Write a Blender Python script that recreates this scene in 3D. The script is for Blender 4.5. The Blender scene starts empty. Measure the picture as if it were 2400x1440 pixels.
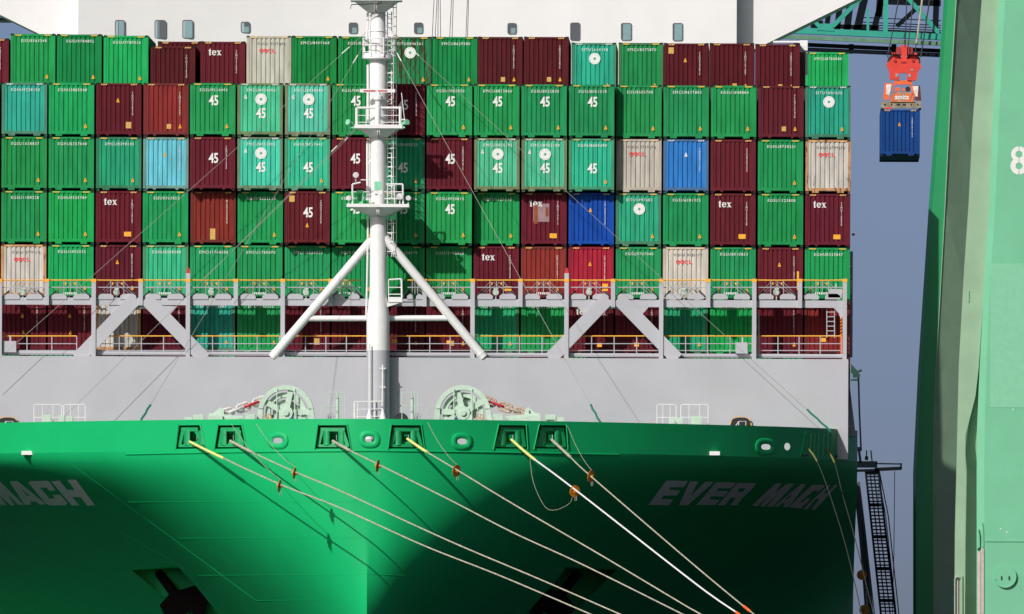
import bpy, bmesh, math, random
from mathutils import Vector, Matrix
from mathutils.geometry import tessellate_polygon
random.seed(7)
SC = bpy.context.scene
COL = SC.collection

# ------------------------------------------------------------------ camera
# The ship points at the camera: +Y runs aft, X to the right, z = 0 is the water. Harbour photograph with a very long lens, about 1 km off.
F, XV, YV, XC, ZC, DIST, ROLL = 43500.0, 1850.0, 1714.0, 22.25, 6.0, 1000.0, 0.004
cam_d = bpy.data.cameras.new('camera'); cam = bpy.data.objects.new('camera', cam_d); COL.objects.link(cam)
cam_d.sensor_width = 36.0; cam_d.lens = F / 2400 * 36
cam_d.shift_x = (1200 - XV) / 2400; cam_d.shift_y = (YV - 720) / 2400
cam_d.clip_start = 50; cam_d.clip_end = 20000
cam.matrix_world = Matrix.Translation((XC, -DIST, ZC)) @ Matrix.Rotation(math.radians(90), 4, 'X') @ Matrix.Rotation(ROLL, 4, 'Z')
SC.camera = cam

# ------------------------------------------------------------------ sky, sun, exposure
TO_SUN = Vector((-0.63, -1.0, 0.72)).normalized()
world = bpy.data.worlds.new('World'); SC.world = world; world.use_nodes = True
wn = world.node_tree.nodes; wl = world.node_tree.links
sky = wn.new('ShaderNodeTexSky'); sky.sky_type = 'NISHITA'; sky.sun_disc = False
sky.sun_elevation = math.asin(TO_SUN.z); sky.sun_rotation = math.atan2(TO_SUN.x, TO_SUN.y)
sky.altitude = 0; sky.air_density = 0.15; sky.dust_density = 1.2; sky.ozone_density = 0.0
wl.new(sky.outputs[0], wn['Background'].inputs[0]); wn['Background'].inputs[1].default_value = 0.118
sun_d = bpy.data.lights.new('sun', 'SUN'); sun_d.energy = 3.95; sun_d.angle = math.radians(0.5); sun_d.color = (1.0, 0.955, 0.905)
sun = bpy.data.objects.new('sun', sun_d); COL.objects.link(sun)
sun.rotation_euler = TO_SUN.to_track_quat('Z', 'Y').to_euler(); sun.location = TO_SUN * 200
vs = SC.view_settings; vs.view_transform = 'Standard'; vs.look = 'None'; vs.gamma = 1.0; vs.exposure = -0.10; vs.use_curve_mapping = False
SC.cycles.caustics_reflective = False; SC.cycles.caustics_refractive = False; SC.cycles.max_bounces = 5

# ------------------------------------------------------------------ helpers
def P(px, py, Y):
    """the place at depth Y that the photograph shows at pixel (px, py) of 2400 x 1440"""
    s = F / (DIST + Y); dx = px - XV; dy = py - YV; c, r = math.cos(ROLL), math.sin(ROLL)
    return Vector((XC + (dx * c + dy * r) / s, Y, ZC - (-dx * r + dy * c) / s))
def M(px, Y=0.0):
    return px * (DIST + Y) / F                      # a length in pixels, in metres
def lin(r, g, b, k=1.0):
    f = lambda v: ((v / 255) / 12.92 if v / 255 <= .04045 else ((v / 255 + .055) / 1.055) ** 2.4)
    return (f(r) * k, f(g) * k, f(b) * k)

MATS = {}
def mat(name, rgb, rough=.5, metal=0.0, noise=.12, scale=3.0, streak=0.0, rust=0.0, spec=.5, bump=0.0):
    if name in MATS: return MATS[name]
    m = bpy.data.materials.new(name); m.use_nodes = True; MATS[name] = m
    nt = m.node_tree; N = nt.nodes; Lk = nt.links; b = N['Principled BSDF']
    b.inputs['Roughness'].default_value = rough; b.inputs['Metallic'].default_value = metal
    b.inputs['Specular IOR Level'].default_value = spec
    geo = N.new('ShaderNodeNewGeometry')
    tx = N.new('ShaderNodeTexNoise'); tx.inputs['Scale'].default_value = scale; tx.inputs['Detail'].default_value = 6
    Lk.new(geo.outputs['Position'], tx.inputs['Vector'])
    mr = N.new('ShaderNodeMapRange'); mr.inputs['From Min'].default_value = .3; mr.inputs['From Max'].default_value = .7
    mr.inputs['To Min'].default_value = 1 - noise; mr.inputs['To Max'].default_value = 1 + noise * .6
    Lk.new(tx.outputs['Fac'], mr.inputs['Value'])
    mul = N.new('ShaderNodeMix'); mul.data_type = 'RGBA'; mul.blend_type = 'MULTIPLY'; mul.inputs[0].default_value = 1
    mul.inputs[6].default_value = (*rgb, 1); Lk.new(mr.outputs[0], mul.inputs[7]); out = mul.outputs[2]
    if streak or rust:
        mp = N.new('ShaderNodeMapping'); mp.inputs['Scale'].default_value = (2.2, 2.2, .22); Lk.new(geo.outputs['Position'], mp.inputs[0])
        t2 = N.new('ShaderNodeTexNoise'); t2.inputs['Scale'].default_value = 2.0; t2.inputs['Detail'].default_value = 8; t2.inputs['Roughness'].default_value = .7
        Lk.new(mp.outputs[0], t2.inputs['Vector'])
        r2 = N.new('ShaderNodeMapRange'); r2.inputs['From Min'].default_value = .58; r2.inputs['From Max'].default_value = .78
        r2.inputs['To Max'].default_value = max(streak, rust); Lk.new(t2.outputs['Fac'], r2.inputs['Value'])
        mx = N.new('ShaderNodeMix'); mx.data_type = 'RGBA'; Lk.new(r2.outputs[0], mx.inputs[0]); Lk.new(out, mx.inputs[6])
        mx.inputs[7].default_value = (*lin(110, 66, 40), 1) if rust else (rgb[0] * .45 + .01, rgb[1] * .42 + .01, rgb[2] * .42 + .01, 1); out = mx.outputs[2]
    Lk.new(out, b.inputs['Base Color'])
    if bump:
        bp = N.new('ShaderNodeBump'); bp.inputs['Strength'].default_value = bump; bp.inputs['Distance'].default_value = .05
        Lk.new(tx.outputs['Fac'], bp.inputs['Height']); Lk.new(bp.outputs[0], b.inputs['Normal'])
    return m

def container_paint():
    """one paint for all containers: colour from the object, the alpha says how rusty and dirty it is"""
    m = bpy.data.materials.new('container_paint'); m.use_nodes = True
    nt = m.node_tree; N = nt.nodes; Lk = nt.links; b = N['Principled BSDF']; b.inputs['Roughness'].default_value = .6; b.inputs['Specular IOR Level'].default_value = .18
    oi = N.new('ShaderNodeObjectInfo'); geo = N.new('ShaderNodeNewGeometry')
    n1 = N.new('ShaderNodeTexNoise'); n1.inputs['Scale'].default_value = 1.3; n1.inputs['Detail'].default_value = 5
    m1 = N.new('ShaderNodeMapping'); m1.inputs['Scale'].default_value = (2.6, .8, .45); Lk.new(geo.outputs['Position'], m1.inputs[0]); Lk.new(m1.outputs[0], n1.inputs['Vector'])
    r1 = N.new('ShaderNodeMapRange'); r1.inputs['From Min'].default_value = .3; r1.inputs['From Max'].default_value = .7
    r1.inputs['To Min'].default_value = .78; r1.inputs['To Max'].default_value = 1.14; Lk.new(n1.outputs['Fac'], r1.inputs['Value'])
    mul = N.new('ShaderNodeMix'); mul.data_type = 'RGBA'; mul.blend_type = 'MULTIPLY'; mul.inputs[0].default_value = 1
    Lk.new(oi.outputs['Color'], mul.inputs[6]); Lk.new(r1.outputs[0], mul.inputs[7])
    mp = N.new('ShaderNodeMapping'); mp.inputs['Scale'].default_value = (3.0, 1.0, .5); Lk.new(geo.outputs['Position'], mp.inputs[0])
    n2 = N.new('ShaderNodeTexNoise'); n2.inputs['Scale'].default_value = 1.6; n2.inputs['Detail'].default_value = 9; n2.inputs['Roughness'].default_value = .72
    Lk.new(mp.outputs[0], n2.inputs['Vector'])
    lo = N.new('ShaderNodeMath'); lo.operation = 'MULTIPLY_ADD'; lo.inputs[1].default_value = -.21; lo.inputs[2].default_value = .70; Lk.new(oi.outputs['Alpha'], lo.inputs[0])
    sb = N.new('ShaderNodeMath'); sb.operation = 'SUBTRACT'; Lk.new(n2.outputs['Fac'], sb.inputs[0]); Lk.new(lo.outputs[0], sb.inputs[1])
    ml = N.new('ShaderNodeMath'); ml.operation = 'MULTIPLY'; ml.use_clamp = True; ml.inputs[1].default_value = 9; Lk.new(sb.outputs[0], ml.inputs[0])
    mx = N.new('ShaderNodeMix'); mx.data_type = 'RGBA'; Lk.new(ml.outputs[0], mx.inputs[0]); Lk.new(mul.outputs[2], mx.inputs[6]); mx.inputs[7].default_value = (*lin(70, 42, 28), 1)
    Lk.new(mx.outputs[2], b.inputs['Base Color'])
    return m
M_CONT = container_paint()

ORG = {}
def tag(o, label=None, cat=None, group=None, kind=None):
    for k, v in (('label', label), ('category', cat), ('group', group), ('kind', kind)):
        if v: o[k] = v
    return o
def empty(name, loc=(0, 0, 0), label=None, cat=None, group=None):
    o = bpy.data.objects.new(name, None); COL.objects.link(o); o.location = loc; o.empty_display_size = .5
    ORG[o.name] = Vector(loc); return tag(o, label, cat, group)
def link(o, parent=None):
    COL.objects.link(o)
    if parent is not None: o.parent = parent
    return o
class MB:
    def __init__(s): s.v = []; s.f = []; s.mi = []; s.m = 0
    def add(s, vs, fs):
        o = len(s.v); s.v += [tuple(p) for p in vs]
        for f in fs: s.f.append([i + o for i in f]); s.mi.append(s.m)
        return s
    def box(s, a, b):
        x0, y0, z0 = a; x1, y1, z1 = b
        return s.add([(x0, y0, z0), (x1, y0, z0), (x1, y1, z0), (x0, y1, z0), (x0, y0, z1), (x1, y0, z1), (x1, y1, z1), (x0, y1, z1)],
                     [(0, 3, 2, 1), (4, 5, 6, 7), (0, 1, 5, 4), (1, 2, 6, 5), (2, 3, 7, 6), (3, 0, 4, 7)])
    def cbox(s, c, d): return s.box([c[i] - d[i] / 2 for i in range(3)], [c[i] + d[i] / 2 for i in range(3)])
    def bar(s, p, q, w, h, up=(0, 1, 0)):
        p = Vector(p); q = Vector(q); d = (q - p).normalized(); u = Vector(up)
        if abs(d.dot(u)) > .98: u = Vector((1, 0, 0))
        a = d.cross(u).normalized() * w / 2; b = a.cross(d).normalized() * h / 2
        return s.add([p - a - b, p + a - b, p + a + b, p - a + b, q - a - b, q + a - b, q + a + b, q - a + b],
                     [(0, 3, 2, 1), (4, 5, 6, 7), (0, 1, 5, 4), (1, 2, 6, 5), (2, 3, 7, 6), (3, 0, 4, 7)])
    def tube(s, pts, r, n=8, caps=True):
        pts = [Vector(p) for p in pts]; rs = r if isinstance(r, (list, tuple)) else [r] * len(pts); k = len(pts); vv = []; prev = None
        for i, p in enumerate(pts):
            d = (pts[min(i + 1, k - 1)] - pts[max(i - 1, 0)]).normalized()
            if prev is None: u = d.cross(Vector((0, 0, 1)) if abs(d.z) < .9 else Vector((1, 0, 0))).normalized()
            else: u = (prev - d * prev.dot(d)).normalized()
            prev = u; w = d.cross(u)
            vv += [p + (u * math.cos(2 * math.pi * j / n) + w * math.sin(2 * math.pi * j / n)) * rs[i] for j in range(n)]
        ff = [(i * n + j, i * n + (j + 1) % n, (i + 1) * n + (j + 1) % n, (i + 1) * n + j) for i in range(k - 1) for j in range(n)]
        if caps: ff += [tuple(reversed(range(n))), tuple((k - 1) * n + j for j in range(n))]
        return s.add(vv, ff)
    def prism(s, poly, y0, y1):
        """polygon of (x, z) pushed from y0 to y1"""
        n = len(poly)
        return s.add([(x, y0, z) for x, z in poly] + [(x, y1, z) for x, z in poly],
                     [tuple(range(n)), tuple(reversed(range(n, 2 * n)))] + [(i, i + n, (i + 1) % n + n, (i + 1) % n) for i in range(n)])
    def ring(s, c, r0, r1, y0, y1, n=40, a0=0, a1=2 * math.pi, sx=1.0):
        """flat ring about the Y axis, from angle a0 to a1"""
        full = abs(a1 - a0 - 2 * math.pi) < 1e-6; k = n if full else n + 1; vv = []
        for i in range(k):
            a = a0 + (a1 - a0) * i / n; ca, sa = math.cos(a) * sx, math.sin(a)
            vv += [(c[0] + r0 * ca, y0, c[1] + r0 * sa), (c[0] + r1 * ca, y0, c[1] + r1 * sa), (c[0] + r1 * ca, y1, c[1] + r1 * sa), (c[0] + r0 * ca, y1, c[1] + r0 * sa)]
        ff = []
        for i in range(n):
            a = 4 * i; b = 4 * ((i + 1) % k)
            ff += [(a, a + 1, b + 1, b), (a + 1, a + 2, b + 2, b + 1), (a + 2, a + 3, b + 3, b + 2), (a + 3, a, b, b + 3)]
        if not full: ff += [(3, 2, 1, 0), tuple(4 * n + j for j in range(4))]
        return s.add(vv, ff)
    def mesh(s, name, mats, smooth=False, off=None):
        me = bpy.data.meshes.new(name); vv = s.v if off is None else [(x - off[0], y - off[1], z - off[2]) for x, y, z in s.v]
        me.from_pydata(vv, [], s.f)
        for m_ in (mats if isinstance(mats, (list, tuple)) else [mats]): me.materials.append(m_)
        if any(s.mi): me.polygons.foreach_set('material_index', s.mi)
        bm = bmesh.new(); bm.from_mesh(me); bmesh.ops.recalc_face_normals(bm, faces=bm.faces); bm.to_mesh(me); bm.free()
        if smooth:
            me.polygons.foreach_set('use_smooth', [True] * len(me.polygons)); me.set_sharp_from_angle(angle=math.radians(35))
        return me
    def build(s, name, mats, parent=None, smooth=False, label=None):
        off = ORG.get(parent.name) if parent is not None else None
        o = bpy.data.objects.new(name, s.mesh(name, mats, smooth, off)); link(o, parent)
        ORG[o.name] = off if off is not None else Vector((0, 0, 0))
        if label: o['label'] = label
        return o

def flat_poly(polys, T, depth=None):
    """triangulated flat shape (outer outline first, then holes) through T(x, z) -> Vector"""
    tri = tessellate_polygon([[Vector((a, b, 0)) for a, b in p] for p in polys]); pts = [q for p in polys for q in p]
    return pts, tri

# ------------------------------------------------------------------ materials
K = 0.96
WHITE = mat('white_steel', (.80, .80, .80), .45, noise=.05, streak=.12)
HOUSE = mat('white_house_paint', (.78, .765, .775), .5, noise=.04, streak=.10, scale=.4)
GREY = mat('grey_deck_paint', lin(182, 183, 190, K), .5, noise=.07, scale=.35, streak=.10)
GREYD = mat('grey_steel', lin(150, 152, 156), .5, noise=.1)
HULL = mat('green_hull_paint', lin(20, 182, 108, K), .5, noise=.06, scale=.35, streak=.12, spec=.22)
FAIR = mat('green_fairlead_paint', lin(28, 165, 100, K), .45, noise=.18, scale=4, rust=.5)
MINT = mat('mint_deck_machinery_paint', lin(192, 216, 198, K), .45, noise=.10, scale=4, streak=.25)
DECKM = mat('green_deck_paint', lin(60, 120, 90), .7, noise=.2)
YEL = mat('yellow_safety_paint', lin(240, 175, 60), .5, noise=.1)
ORANGE = mat('orange_safety_paint', lin(235, 120, 35), .5, noise=.1)
RED = mat('red_paint', lin(185, 25, 40), .5, noise=.1)
BLACK = mat('black_rubber', (.012, .012, .014), .6, noise=.2)
DARK = mat('dark_steel_and_shade', (.02, .024, .03), .55, noise=.2)
SHADE_STEEL = mat('shade_dark_steel', (.006, .010, .014), .8, noise=.2, spec=.08)  # near-black colour standing in for shade on boom and gangway steel
MARK = mat('white_marking', (.78, .78, .76), .6, noise=.10, scale=9, streak=.25)
MARKB = mat('dark_marking', (.12, .12, .12), .6)
MARKR = mat('red_marking', lin(225, 40, 50), .6, noise=.15, scale=8)
STICK = mat('yellow_sticker', lin(240, 170, 40), .5, noise=.15, scale=9)
TAN = mat('faded_yellow_label', lin(205, 165, 85), .6, noise=.25, scale=14)
LOGO = mat('logo_teal', lin(30, 150, 120), .6)
NAME = mat('hull_lettering_paint', (.90, .90, .93), .5, noise=.05, streak=.1)
CHAINW = mat('white_chain', (.72, .70, .68), .6, noise=.3, scale=9, rust=.9)
CHAINR = mat('rusty_chain', lin(186, 164, 142), .7, noise=.4, scale=9, rust=1.0)
ROPE = mat('pale_mooring_rope', lin(184, 178, 160), .85, noise=.4, scale=9)
ROPEW = mat('white_mooring_rope', (.82, .82, .82), .8, noise=.1, scale=14)
ROPEY = mat('yellow_chafe_sleeve', lin(230, 230, 138), .7, noise=.15, scale=8)
ROPEB = mat('grey_mooring_rope', lin(88, 94, 100), .8, noise=.2, scale=8)
ROPEO = mat('orange_rope_tail', lin(250, 110, 50), .7)
ROPEG = mat('green_rope', lin(25, 120, 95), .8)
WIRE = mat('steel_wire', lin(150, 148, 140), .5)
WIRED = mat('dark_wire', (.03, .03, .035), .5)
GUARD = mat('orange_rat_guard', lin(205, 130, 20), .5, noise=.25, scale=6)
TEAL = mat('teal_crane_paint', lin(38, 158, 138, K), .5, noise=.12, scale=.8, streak=.15)
TEALD = mat('faded_crane_rail_paint', lin(92, 138, 112, K), .6, noise=.2, scale=2, rust=.6)
CGREEN = mat('green_crane_leg_paint', lin(34, 152, 94, K), .45, noise=.06, scale=.5, streak=.08)
CTAN = mat('weathered_sage_paint', lin(146, 180, 148, K), .6, noise=.10, scale=.8, streak=.25)
CMINT = mat('mint_crane_paint', lin(112, 190, 150, K), .5, noise=.06, scale=.6, streak=.12)
CPINK = mat('bare_primer', lin(196, 180, 178), .7, noise=.15, scale=3)
SRED = mat('red_headblock_paint', lin(225, 62, 48, K), .5, noise=.10, scale=2)
SORG = mat('orange_spreader_paint', lin(245, 108, 55, K), .5, noise=.14, scale=2)
SGREY = mat('scraped_grey_steel', lin(150, 140, 120), .7, noise=.4, scale=3, rust=.5)
CURT = mat('pale_curtain', lin(165, 195, 195), .8, noise=.1)
HORN = mat('mint_horn_paint', lin(140, 215, 175, K), .45)

def glass_mat():
    m = bpy.data.materials.new('window_glass'); m.use_nodes = True; nt = m.node_tree; N = nt.nodes; Lk = nt.links
    N.remove(N['Principled BSDF']); t = N.new('ShaderNodeBsdfTransparent'); t.inputs[0].default_value = (.72, .82, .84, 1)
    g = N.new('ShaderNodeBsdfGlossy'); g.inputs['Roughness'].default_value = .05; mx = N.new('ShaderNodeMixShader'); mx.inputs[0].default_value = .12
    Lk.new(t.outputs[0], mx.inputs[1]); Lk.new(g.outputs[0], mx.inputs[2]); Lk.new(mx.outputs[0], N['Material Output'].inputs[0]); return m
GLASS = glass_mat()

# ------------------------------------------------------------------ water and quay
def water_mat():
    m = bpy.data.materials.new('harbour_water'); m.use_nodes = True; nt = m.node_tree; N = nt.nodes; b = N['Principled BSDF']
    b.inputs['Base Color'].default_value = (.004, .010, .013, 1); b.inputs['Roughness'].default_value = .08
    n = N.new('ShaderNodeTexNoise'); n.inputs['Scale'].default_value = .6; n.inputs['Detail'].default_value = 8
    g = N.new('ShaderNodeNewGeometry'); nt.links.new(g.outputs['Position'], n.inputs['Vector'])
    bp = N.new('ShaderNodeBump'); bp.inputs['Distance'].default_value = .6; nt.links.new(n.outputs['Fac'], bp.inputs['Height']); nt.links.new(bp.outputs[0], b.inputs['Normal']); return m
w = MB(); w.add([(-9000, -4000, 0), (9000, -4000, 0), (9000, 14000, 0), (-9000, 14000, 0)], [(0, 1, 2, 3)])
tag(w.build('water', water_mat()), kind='structure')
q = MB(); q.box((29.2, -600, -4), (400, 900, 3.0))
tag(q.build('quay', mat('quay_concrete', (.06, .06, .06), .85, noise=.25, scale=.3)), kind='structure')

# ------------------------------------------------------------------ the ship: hull
SHIP = empty('container_ship', (0, 0, 0), 'green and grey container ship seen bow on, its name in white on the flared bow', 'ship')
ZK, ZT, HX, HB = 20.62, 22.25, 0.12, 25.75      # knuckle height, bulwark top, centreline shift, half beam
STEM_Y = -29.0
def shell_Y(x, D):
    """how far aft the plating is, x metres off the centreline and D metres under the knuckle"""
    x = min(abs(x), HB); Dc = min(D, 11.0)
    E = .00118 * Dc ** 1.84 * x ** 2.5 + .7 * (Dc / 7.3) ** 4 * x
    return STEM_Y + .121 * (math.hypot(x, 1.1) - 1.1 * math.exp(-x / 2)) ** 1.65 * (1 - math.exp(-(x / 1.2) ** 2 * 1.2)) + 6 * (x / HB) ** 18 + 62 * (1 - math.exp(-E / 62))
def hull_Y(X, z): return shell_Y(X - HX, max(0.0, ZK - z))
def hull_pt(side, x, z): return Vector((HX + side * x, shell_Y(x, max(0.0, ZK - z)), z))
def on_hull(px, py, off=.0):
    Y = -20.0
    for _ in range(30):
        p = P(px, py, Y); Y = .5 * Y + .5 * (hull_Y(p.x, p.z) if p.z < ZK else hull_Y(p.x, ZK))
    return P(px, py, Y - off)

XS = [HB * (i / 64) ** 1.25 for i in range(62)] + [HB * .985, HB * .994, HB, HB + 1e-4]
ZS = [ZK - 24 * (j / 48) ** 1.15 for j in range(49)]
hb = MB(); nT, nZ = len(XS), len(ZS)
idx = {}
def hv(side, i, j):
    k = (0 if i == 0 else side, i, j)
    if k not in idx:
        idx[k] = len(hb.v); p = hull_pt(side, min(XS[i], HB), ZS[j])
        hb.v.append((p.x, 200.0 if i == nT - 1 else p.y, p.z))
    return idx[k]
for side in (-1, 1):
    for i in range(nT - 1):
        for j in range(nZ - 1):
            f = [hv(side, i, j), hv(side, i + 1, j), hv(side, i + 1, j + 1), hv(side, i, j + 1)]
            hb.f.append(list(dict.fromkeys(f if side > 0 else f[::-1]))); hb.mi.append(0)
for j, rev in ((0, False), (nZ - 1, True)):
    ring_ = [hv(1, i, j) for i in range(nT)] + [hv(-1, i, j) for i in range(nT - 1, 0, -1)]
    hb.f.append(ring_[::-1] if rev else ring_); hb.mi.append(0)
hb.f.append([hv(1, nT - 1, j) for j in range(nZ)] + [hv(-1, nT - 1, j) for j in range(nZ - 1, -1, -1)]); hb.mi.append(0)
hull = hb.build('hull', HULL, SHIP)

def cut(o, cutters, angle=28):
    dummy = []
    for c in cutters:
        me = c.mesh('cutter', HULL); co = bpy.data.objects.new('cutter', me); COL.objects.link(co); dummy.append(co)
        md = o.modifiers.new('cut', 'BOOLEAN'); md.operation = 'DIFFERENCE'; md.solver = 'EXACT'; md.object = co
    bpy.context.view_layer.update(); dg = bpy.context.evaluated_depsgraph_get()
    me = bpy.data.meshes.new_from_object(o.evaluated_get(dg)); o.modifiers.clear(); o.data = me
    for co in dummy: bpy.data.objects.remove(co, do_unlink=True)
    me.polygons.foreach_set('use_smooth', [True] * len(me.polygons)); me.set_sharp_from_angle(angle=math.radians(angle))

# anchor pockets are cut into the flare
def pocket(pix, y0, y1):
    return MB().prism([(P(a, b, -14).x, P(a, b, -14).z) for a, b in pix], y0, y1)
PK_L = [(285, 1331), (410, 1325), (452, 1373), (520, 1462), (430, 1462), (350, 1385)]
PK_R = [(1440, 1331), (1322, 1328), (1282, 1375), (1205, 1462), (1300, 1462), (1380, 1390)]
cut(hull, [pocket(PK_L, -40, 2.5), pocket(PK_R, -40, 2.5)], 30)

# bulwark with its openings
bw = MB(); us = [HB * (i / 84) ** 1.15 for i in range(84)] + [HB * .993, HB]
outer = [Vector((HX - HB, 40, ZK))] + [hull_pt(-1, t, ZK) for t in us[::-1]] + [hull_pt(1, t, ZK) for t in us[1:]] + [Vector((HX + HB, 40, ZK))]
nO = len(outer)
for k_, p in enumerate(outer):
    a = outer[max(k_ - 1, 0)]; b = outer[min(k_ + 1, nO - 1)]; d = (b - a).normalized(); n = Vector((-d.y, d.x, 0)) * .28
    if n.y < 0 and abs(n.y) > abs(n.x): n = -n
    if n.x * (p.x - HX) > 0 and abs(n.x) >= abs(n.y): n = -n
    i_ = p + n
    bw.v += [(p.x, p.y, ZK - .02), (p.x, p.y, ZT), (i_.x, i_.y, ZT), (i_.x, i_.y, ZK - .02)]
for k_ in range(nO - 1):
    a, b = 4 * k_, 4 * k_ + 4
    for j in range(4): bw.f.append([a + j, b + j, b + (j + 1) % 4, a + (j + 1) % 4]); bw.mi.append(0)
bw.f += [[3, 2, 1, 0], [4 * nO - 4 + j for j in range(4)]]; bw.mi += [0, 0]
bul = bw.build('bulwark', HULL, SHIP)
FL = [(455, 412, 482, 419, 468), (541, 503, 577, 512, 566), (783, 738, 822, 746, 812), (952, 910, 994, 918, 986), (1197, 1157, 1236, 1170, 1232), (1290, 1252, 1330, 1265, 1326)]  # centre, bottom left/right, top left/right
OV = [(651, 1033), (866, 1030), (1083, 1035), (1795, 1048)]
cutters = []; fair_at = []
for cx, bl, br, tl, tr in FL:
    yy = hull_Y(P(cx, 1030, -24).x, ZK)
    c = [P(bl, 1052, yy), P(br, 1052, yy), P(tr, 997, yy), P(tl, 997, yy)]
    cutters.append(MB().prism([(p.x, p.z) for p in c], yy - 4.5, yy + 5.0)); fair_at.append((cx, bl, br, tl, tr, yy))
ov_at = []
for cx, cy in OV:
    yy = on_hull(cx, cy).y; c = P(cx, cy, yy)
    cutters.append(MB().prism([(c.x + M(13) * math.cos(k / 16 * 2 * math.pi), c.z + M(8.5) * math.sin(k / 16 * 2 * math.pi)) for k in range(16)], yy - 2, yy + 2)); ov_at.append((c, yy))
c = on_hull(1845, 1047); cutters.append(MB().prism([(c.x + M(7) * math.cos(k / 10 * 6.283), c.z + M(9) * math.sin(k / 10 * 6.283)) for k in range(10)], c.y - 2, c.y + 2))
cut(bul, cutters, 28)

# deck sheet on top of the hull solid
dk = MB(); pts = [hull_pt(1, t, ZK) for t in us] + [hull_pt(-1, t, ZK) for t in us[:0:-1]]
dk.add([(HX + (p.x - HX) * .985, p.y + .3 if abs(p.x) < 20 else p.y, ZK + .006) for p in pts], [tuple(range(len(pts)))])
dk.build('deck', DECKM, SHIP)

# knuckle bead and weld seams standing proud of the plating
def seam(name, f, t0, t1, n=40, r=.035):
    b = MB(); b.tube([f(t0 + (t1 - t0) * k / n) for k in range(n + 1)], r, 5); return b.build(name, HULL, hull)
def pxline(pts_, off=.0):
    def g(t):
        k = min(int(t), len(pts_) - 2); a, b = pts_[k], pts_[k + 1]; u = t - k
        return on_hull(a[0] + (b[0] - a[0]) * u, a[1] + (b[1] - a[1]) * u, off)
    return g
seam('knuckle_bead', pxline([(295, 1065), (560, 1060), (868, 1057), (1180, 1061), (1450, 1066)], .03), 0, 4, 60, .045)
for sp in ([(300, 1177), (620, 1177), (840, 1176)], [(20, 1225), (350, 1226)], [(420, 1262), (700, 1261), (855, 1261)], [(440, 1349), (700, 1348), (862, 1347)],
           [(600, 1408), (760, 1407)], [(170, 1090), (355, 1226), (600, 1408)], [(90, 1110), (270, 1240), (430, 1330)], [(862, 1347), (970, 1349)]):
    seam('weld_seam', pxline(sp, .005), 0, len(sp) - 1, 30, .009)

# ship's name, laid on the plating
def name_letter(polys, k, ox, oy, name):
    polys = [[(ox + a / k, oy + b / k) for a, b in p] for p in polys]
    bm = bmesh.new(); pts_, tri = flat_poly(polys, None); vv = [bm.verts.new((a, b, 0)) for a, b in pts_]
    for t in tri:
        try: bm.faces.new([vv[i] for i in t])
        except ValueError: pass
    for _ in range(3):
        e = [e for e in bm.edges if e.calc_length() > 7]
        if e: bmesh.ops.subdivide_edges(bm, edges=e, cuts=1); bmesh.ops.triangulate(bm, faces=bm.faces)
    b = MB(); bm.verts.index_update()
    b.add([on_hull(v.co.x, v.co.y, .03) for v in bm.verts], [[v.index for v in f.verts] for f in bm.faces]); bm.free()
    return b.build(name, NAME, hull)
LET = [
 [[(285, 122), (518, 128), (475, 195), (330, 195), (312, 222), (435, 230), (400, 285), (255, 285), (228, 322), (360, 325), (318, 390), (90, 388)]],
 [[(540, 132), (632, 132), (545, 295), (705, 135), (800, 138), (515, 392), (420, 390)]],
 [[(825, 142), (1040, 145), (985, 208), (850, 205), (830, 235), (955, 238), (905, 298), (775, 292), (745, 325), (865, 330), (815, 388), (608, 388)]],
 [[(1055, 148), (1258, 152), (1235, 190), (1155, 268), (1140, 280), (1110, 308), (1048, 392), (975, 392), (1035, 310), (985, 308), (915, 392), (838, 390)], [(1075, 205), (1140, 206), (1115, 245), (1055, 248)]],
 [[(1205, 398), (1465, 155), (1532, 155), (1460, 255), (1595, 155), (1668, 158), (1440, 405), (1370, 403), (1500, 265), (1345, 402), (1297, 402), (1420, 262), (1275, 400)]],
 [[(1450, 405), (1745, 158), (1800, 160), (1605, 410), (1540, 407), (1568, 372), (1530, 368), (1500, 405)], [(1655, 262), (1605, 320), (1570, 322)]],
 [[(1845, 185), (1870, 168), (1985, 171), (2000, 185), (1890, 275), (1925, 235), (1880, 233), (1730, 355), (1755, 360), (1800, 320), (1845, 322), (1740, 425), (1625, 415), (1620, 400)]],
 [[(1762, 432), (2035, 175), (2060, 175), (1985, 262), (2025, 262), (2105, 168), (2142, 168), (1895, 438), (1852, 437), (1940, 320), (1905, 318), (1805, 437)]]]
for i, l in enumerate(LET): name_letter(l, 4.615, 1500, 1100, 'name_letter')
for l in ([[(962, 712), (1120, 695), (1255, 868), (1398, 872), (1265, 682), (1420, 675), (1780, 1158), (1635, 1162), (1508, 1003), (1362, 1003), (1488, 1158), (1345, 1160)]],
          [[(530, 735), (560, 705), (890, 700), (940, 735), (1042, 882), (925, 885), (870, 825), (765, 825), (755, 835), (930, 1030), (1035, 1030), (985, 965), (1130, 960), (1260, 1110), (1240, 1155), (930, 1160), (850, 1115)]],
          [[(185, 730), (205, 705), (335, 705), (860, 1138), (745, 1145), (680, 1090), (560, 1088), (590, 1145), (465, 1150)], [(395, 850), (560, 975), (515, 985)]],
          [[(-350, 705), (-200, 705), (-130, 850), (-50, 705), (5, 715), (445, 1145), (350, 1150), (140, 960), (275, 1155), (195, 1155), (-40, 950), (130, 1155), (20, 1155)]]):
    name_letter(l, 8, 0, 1040, 'name_letter')

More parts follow.
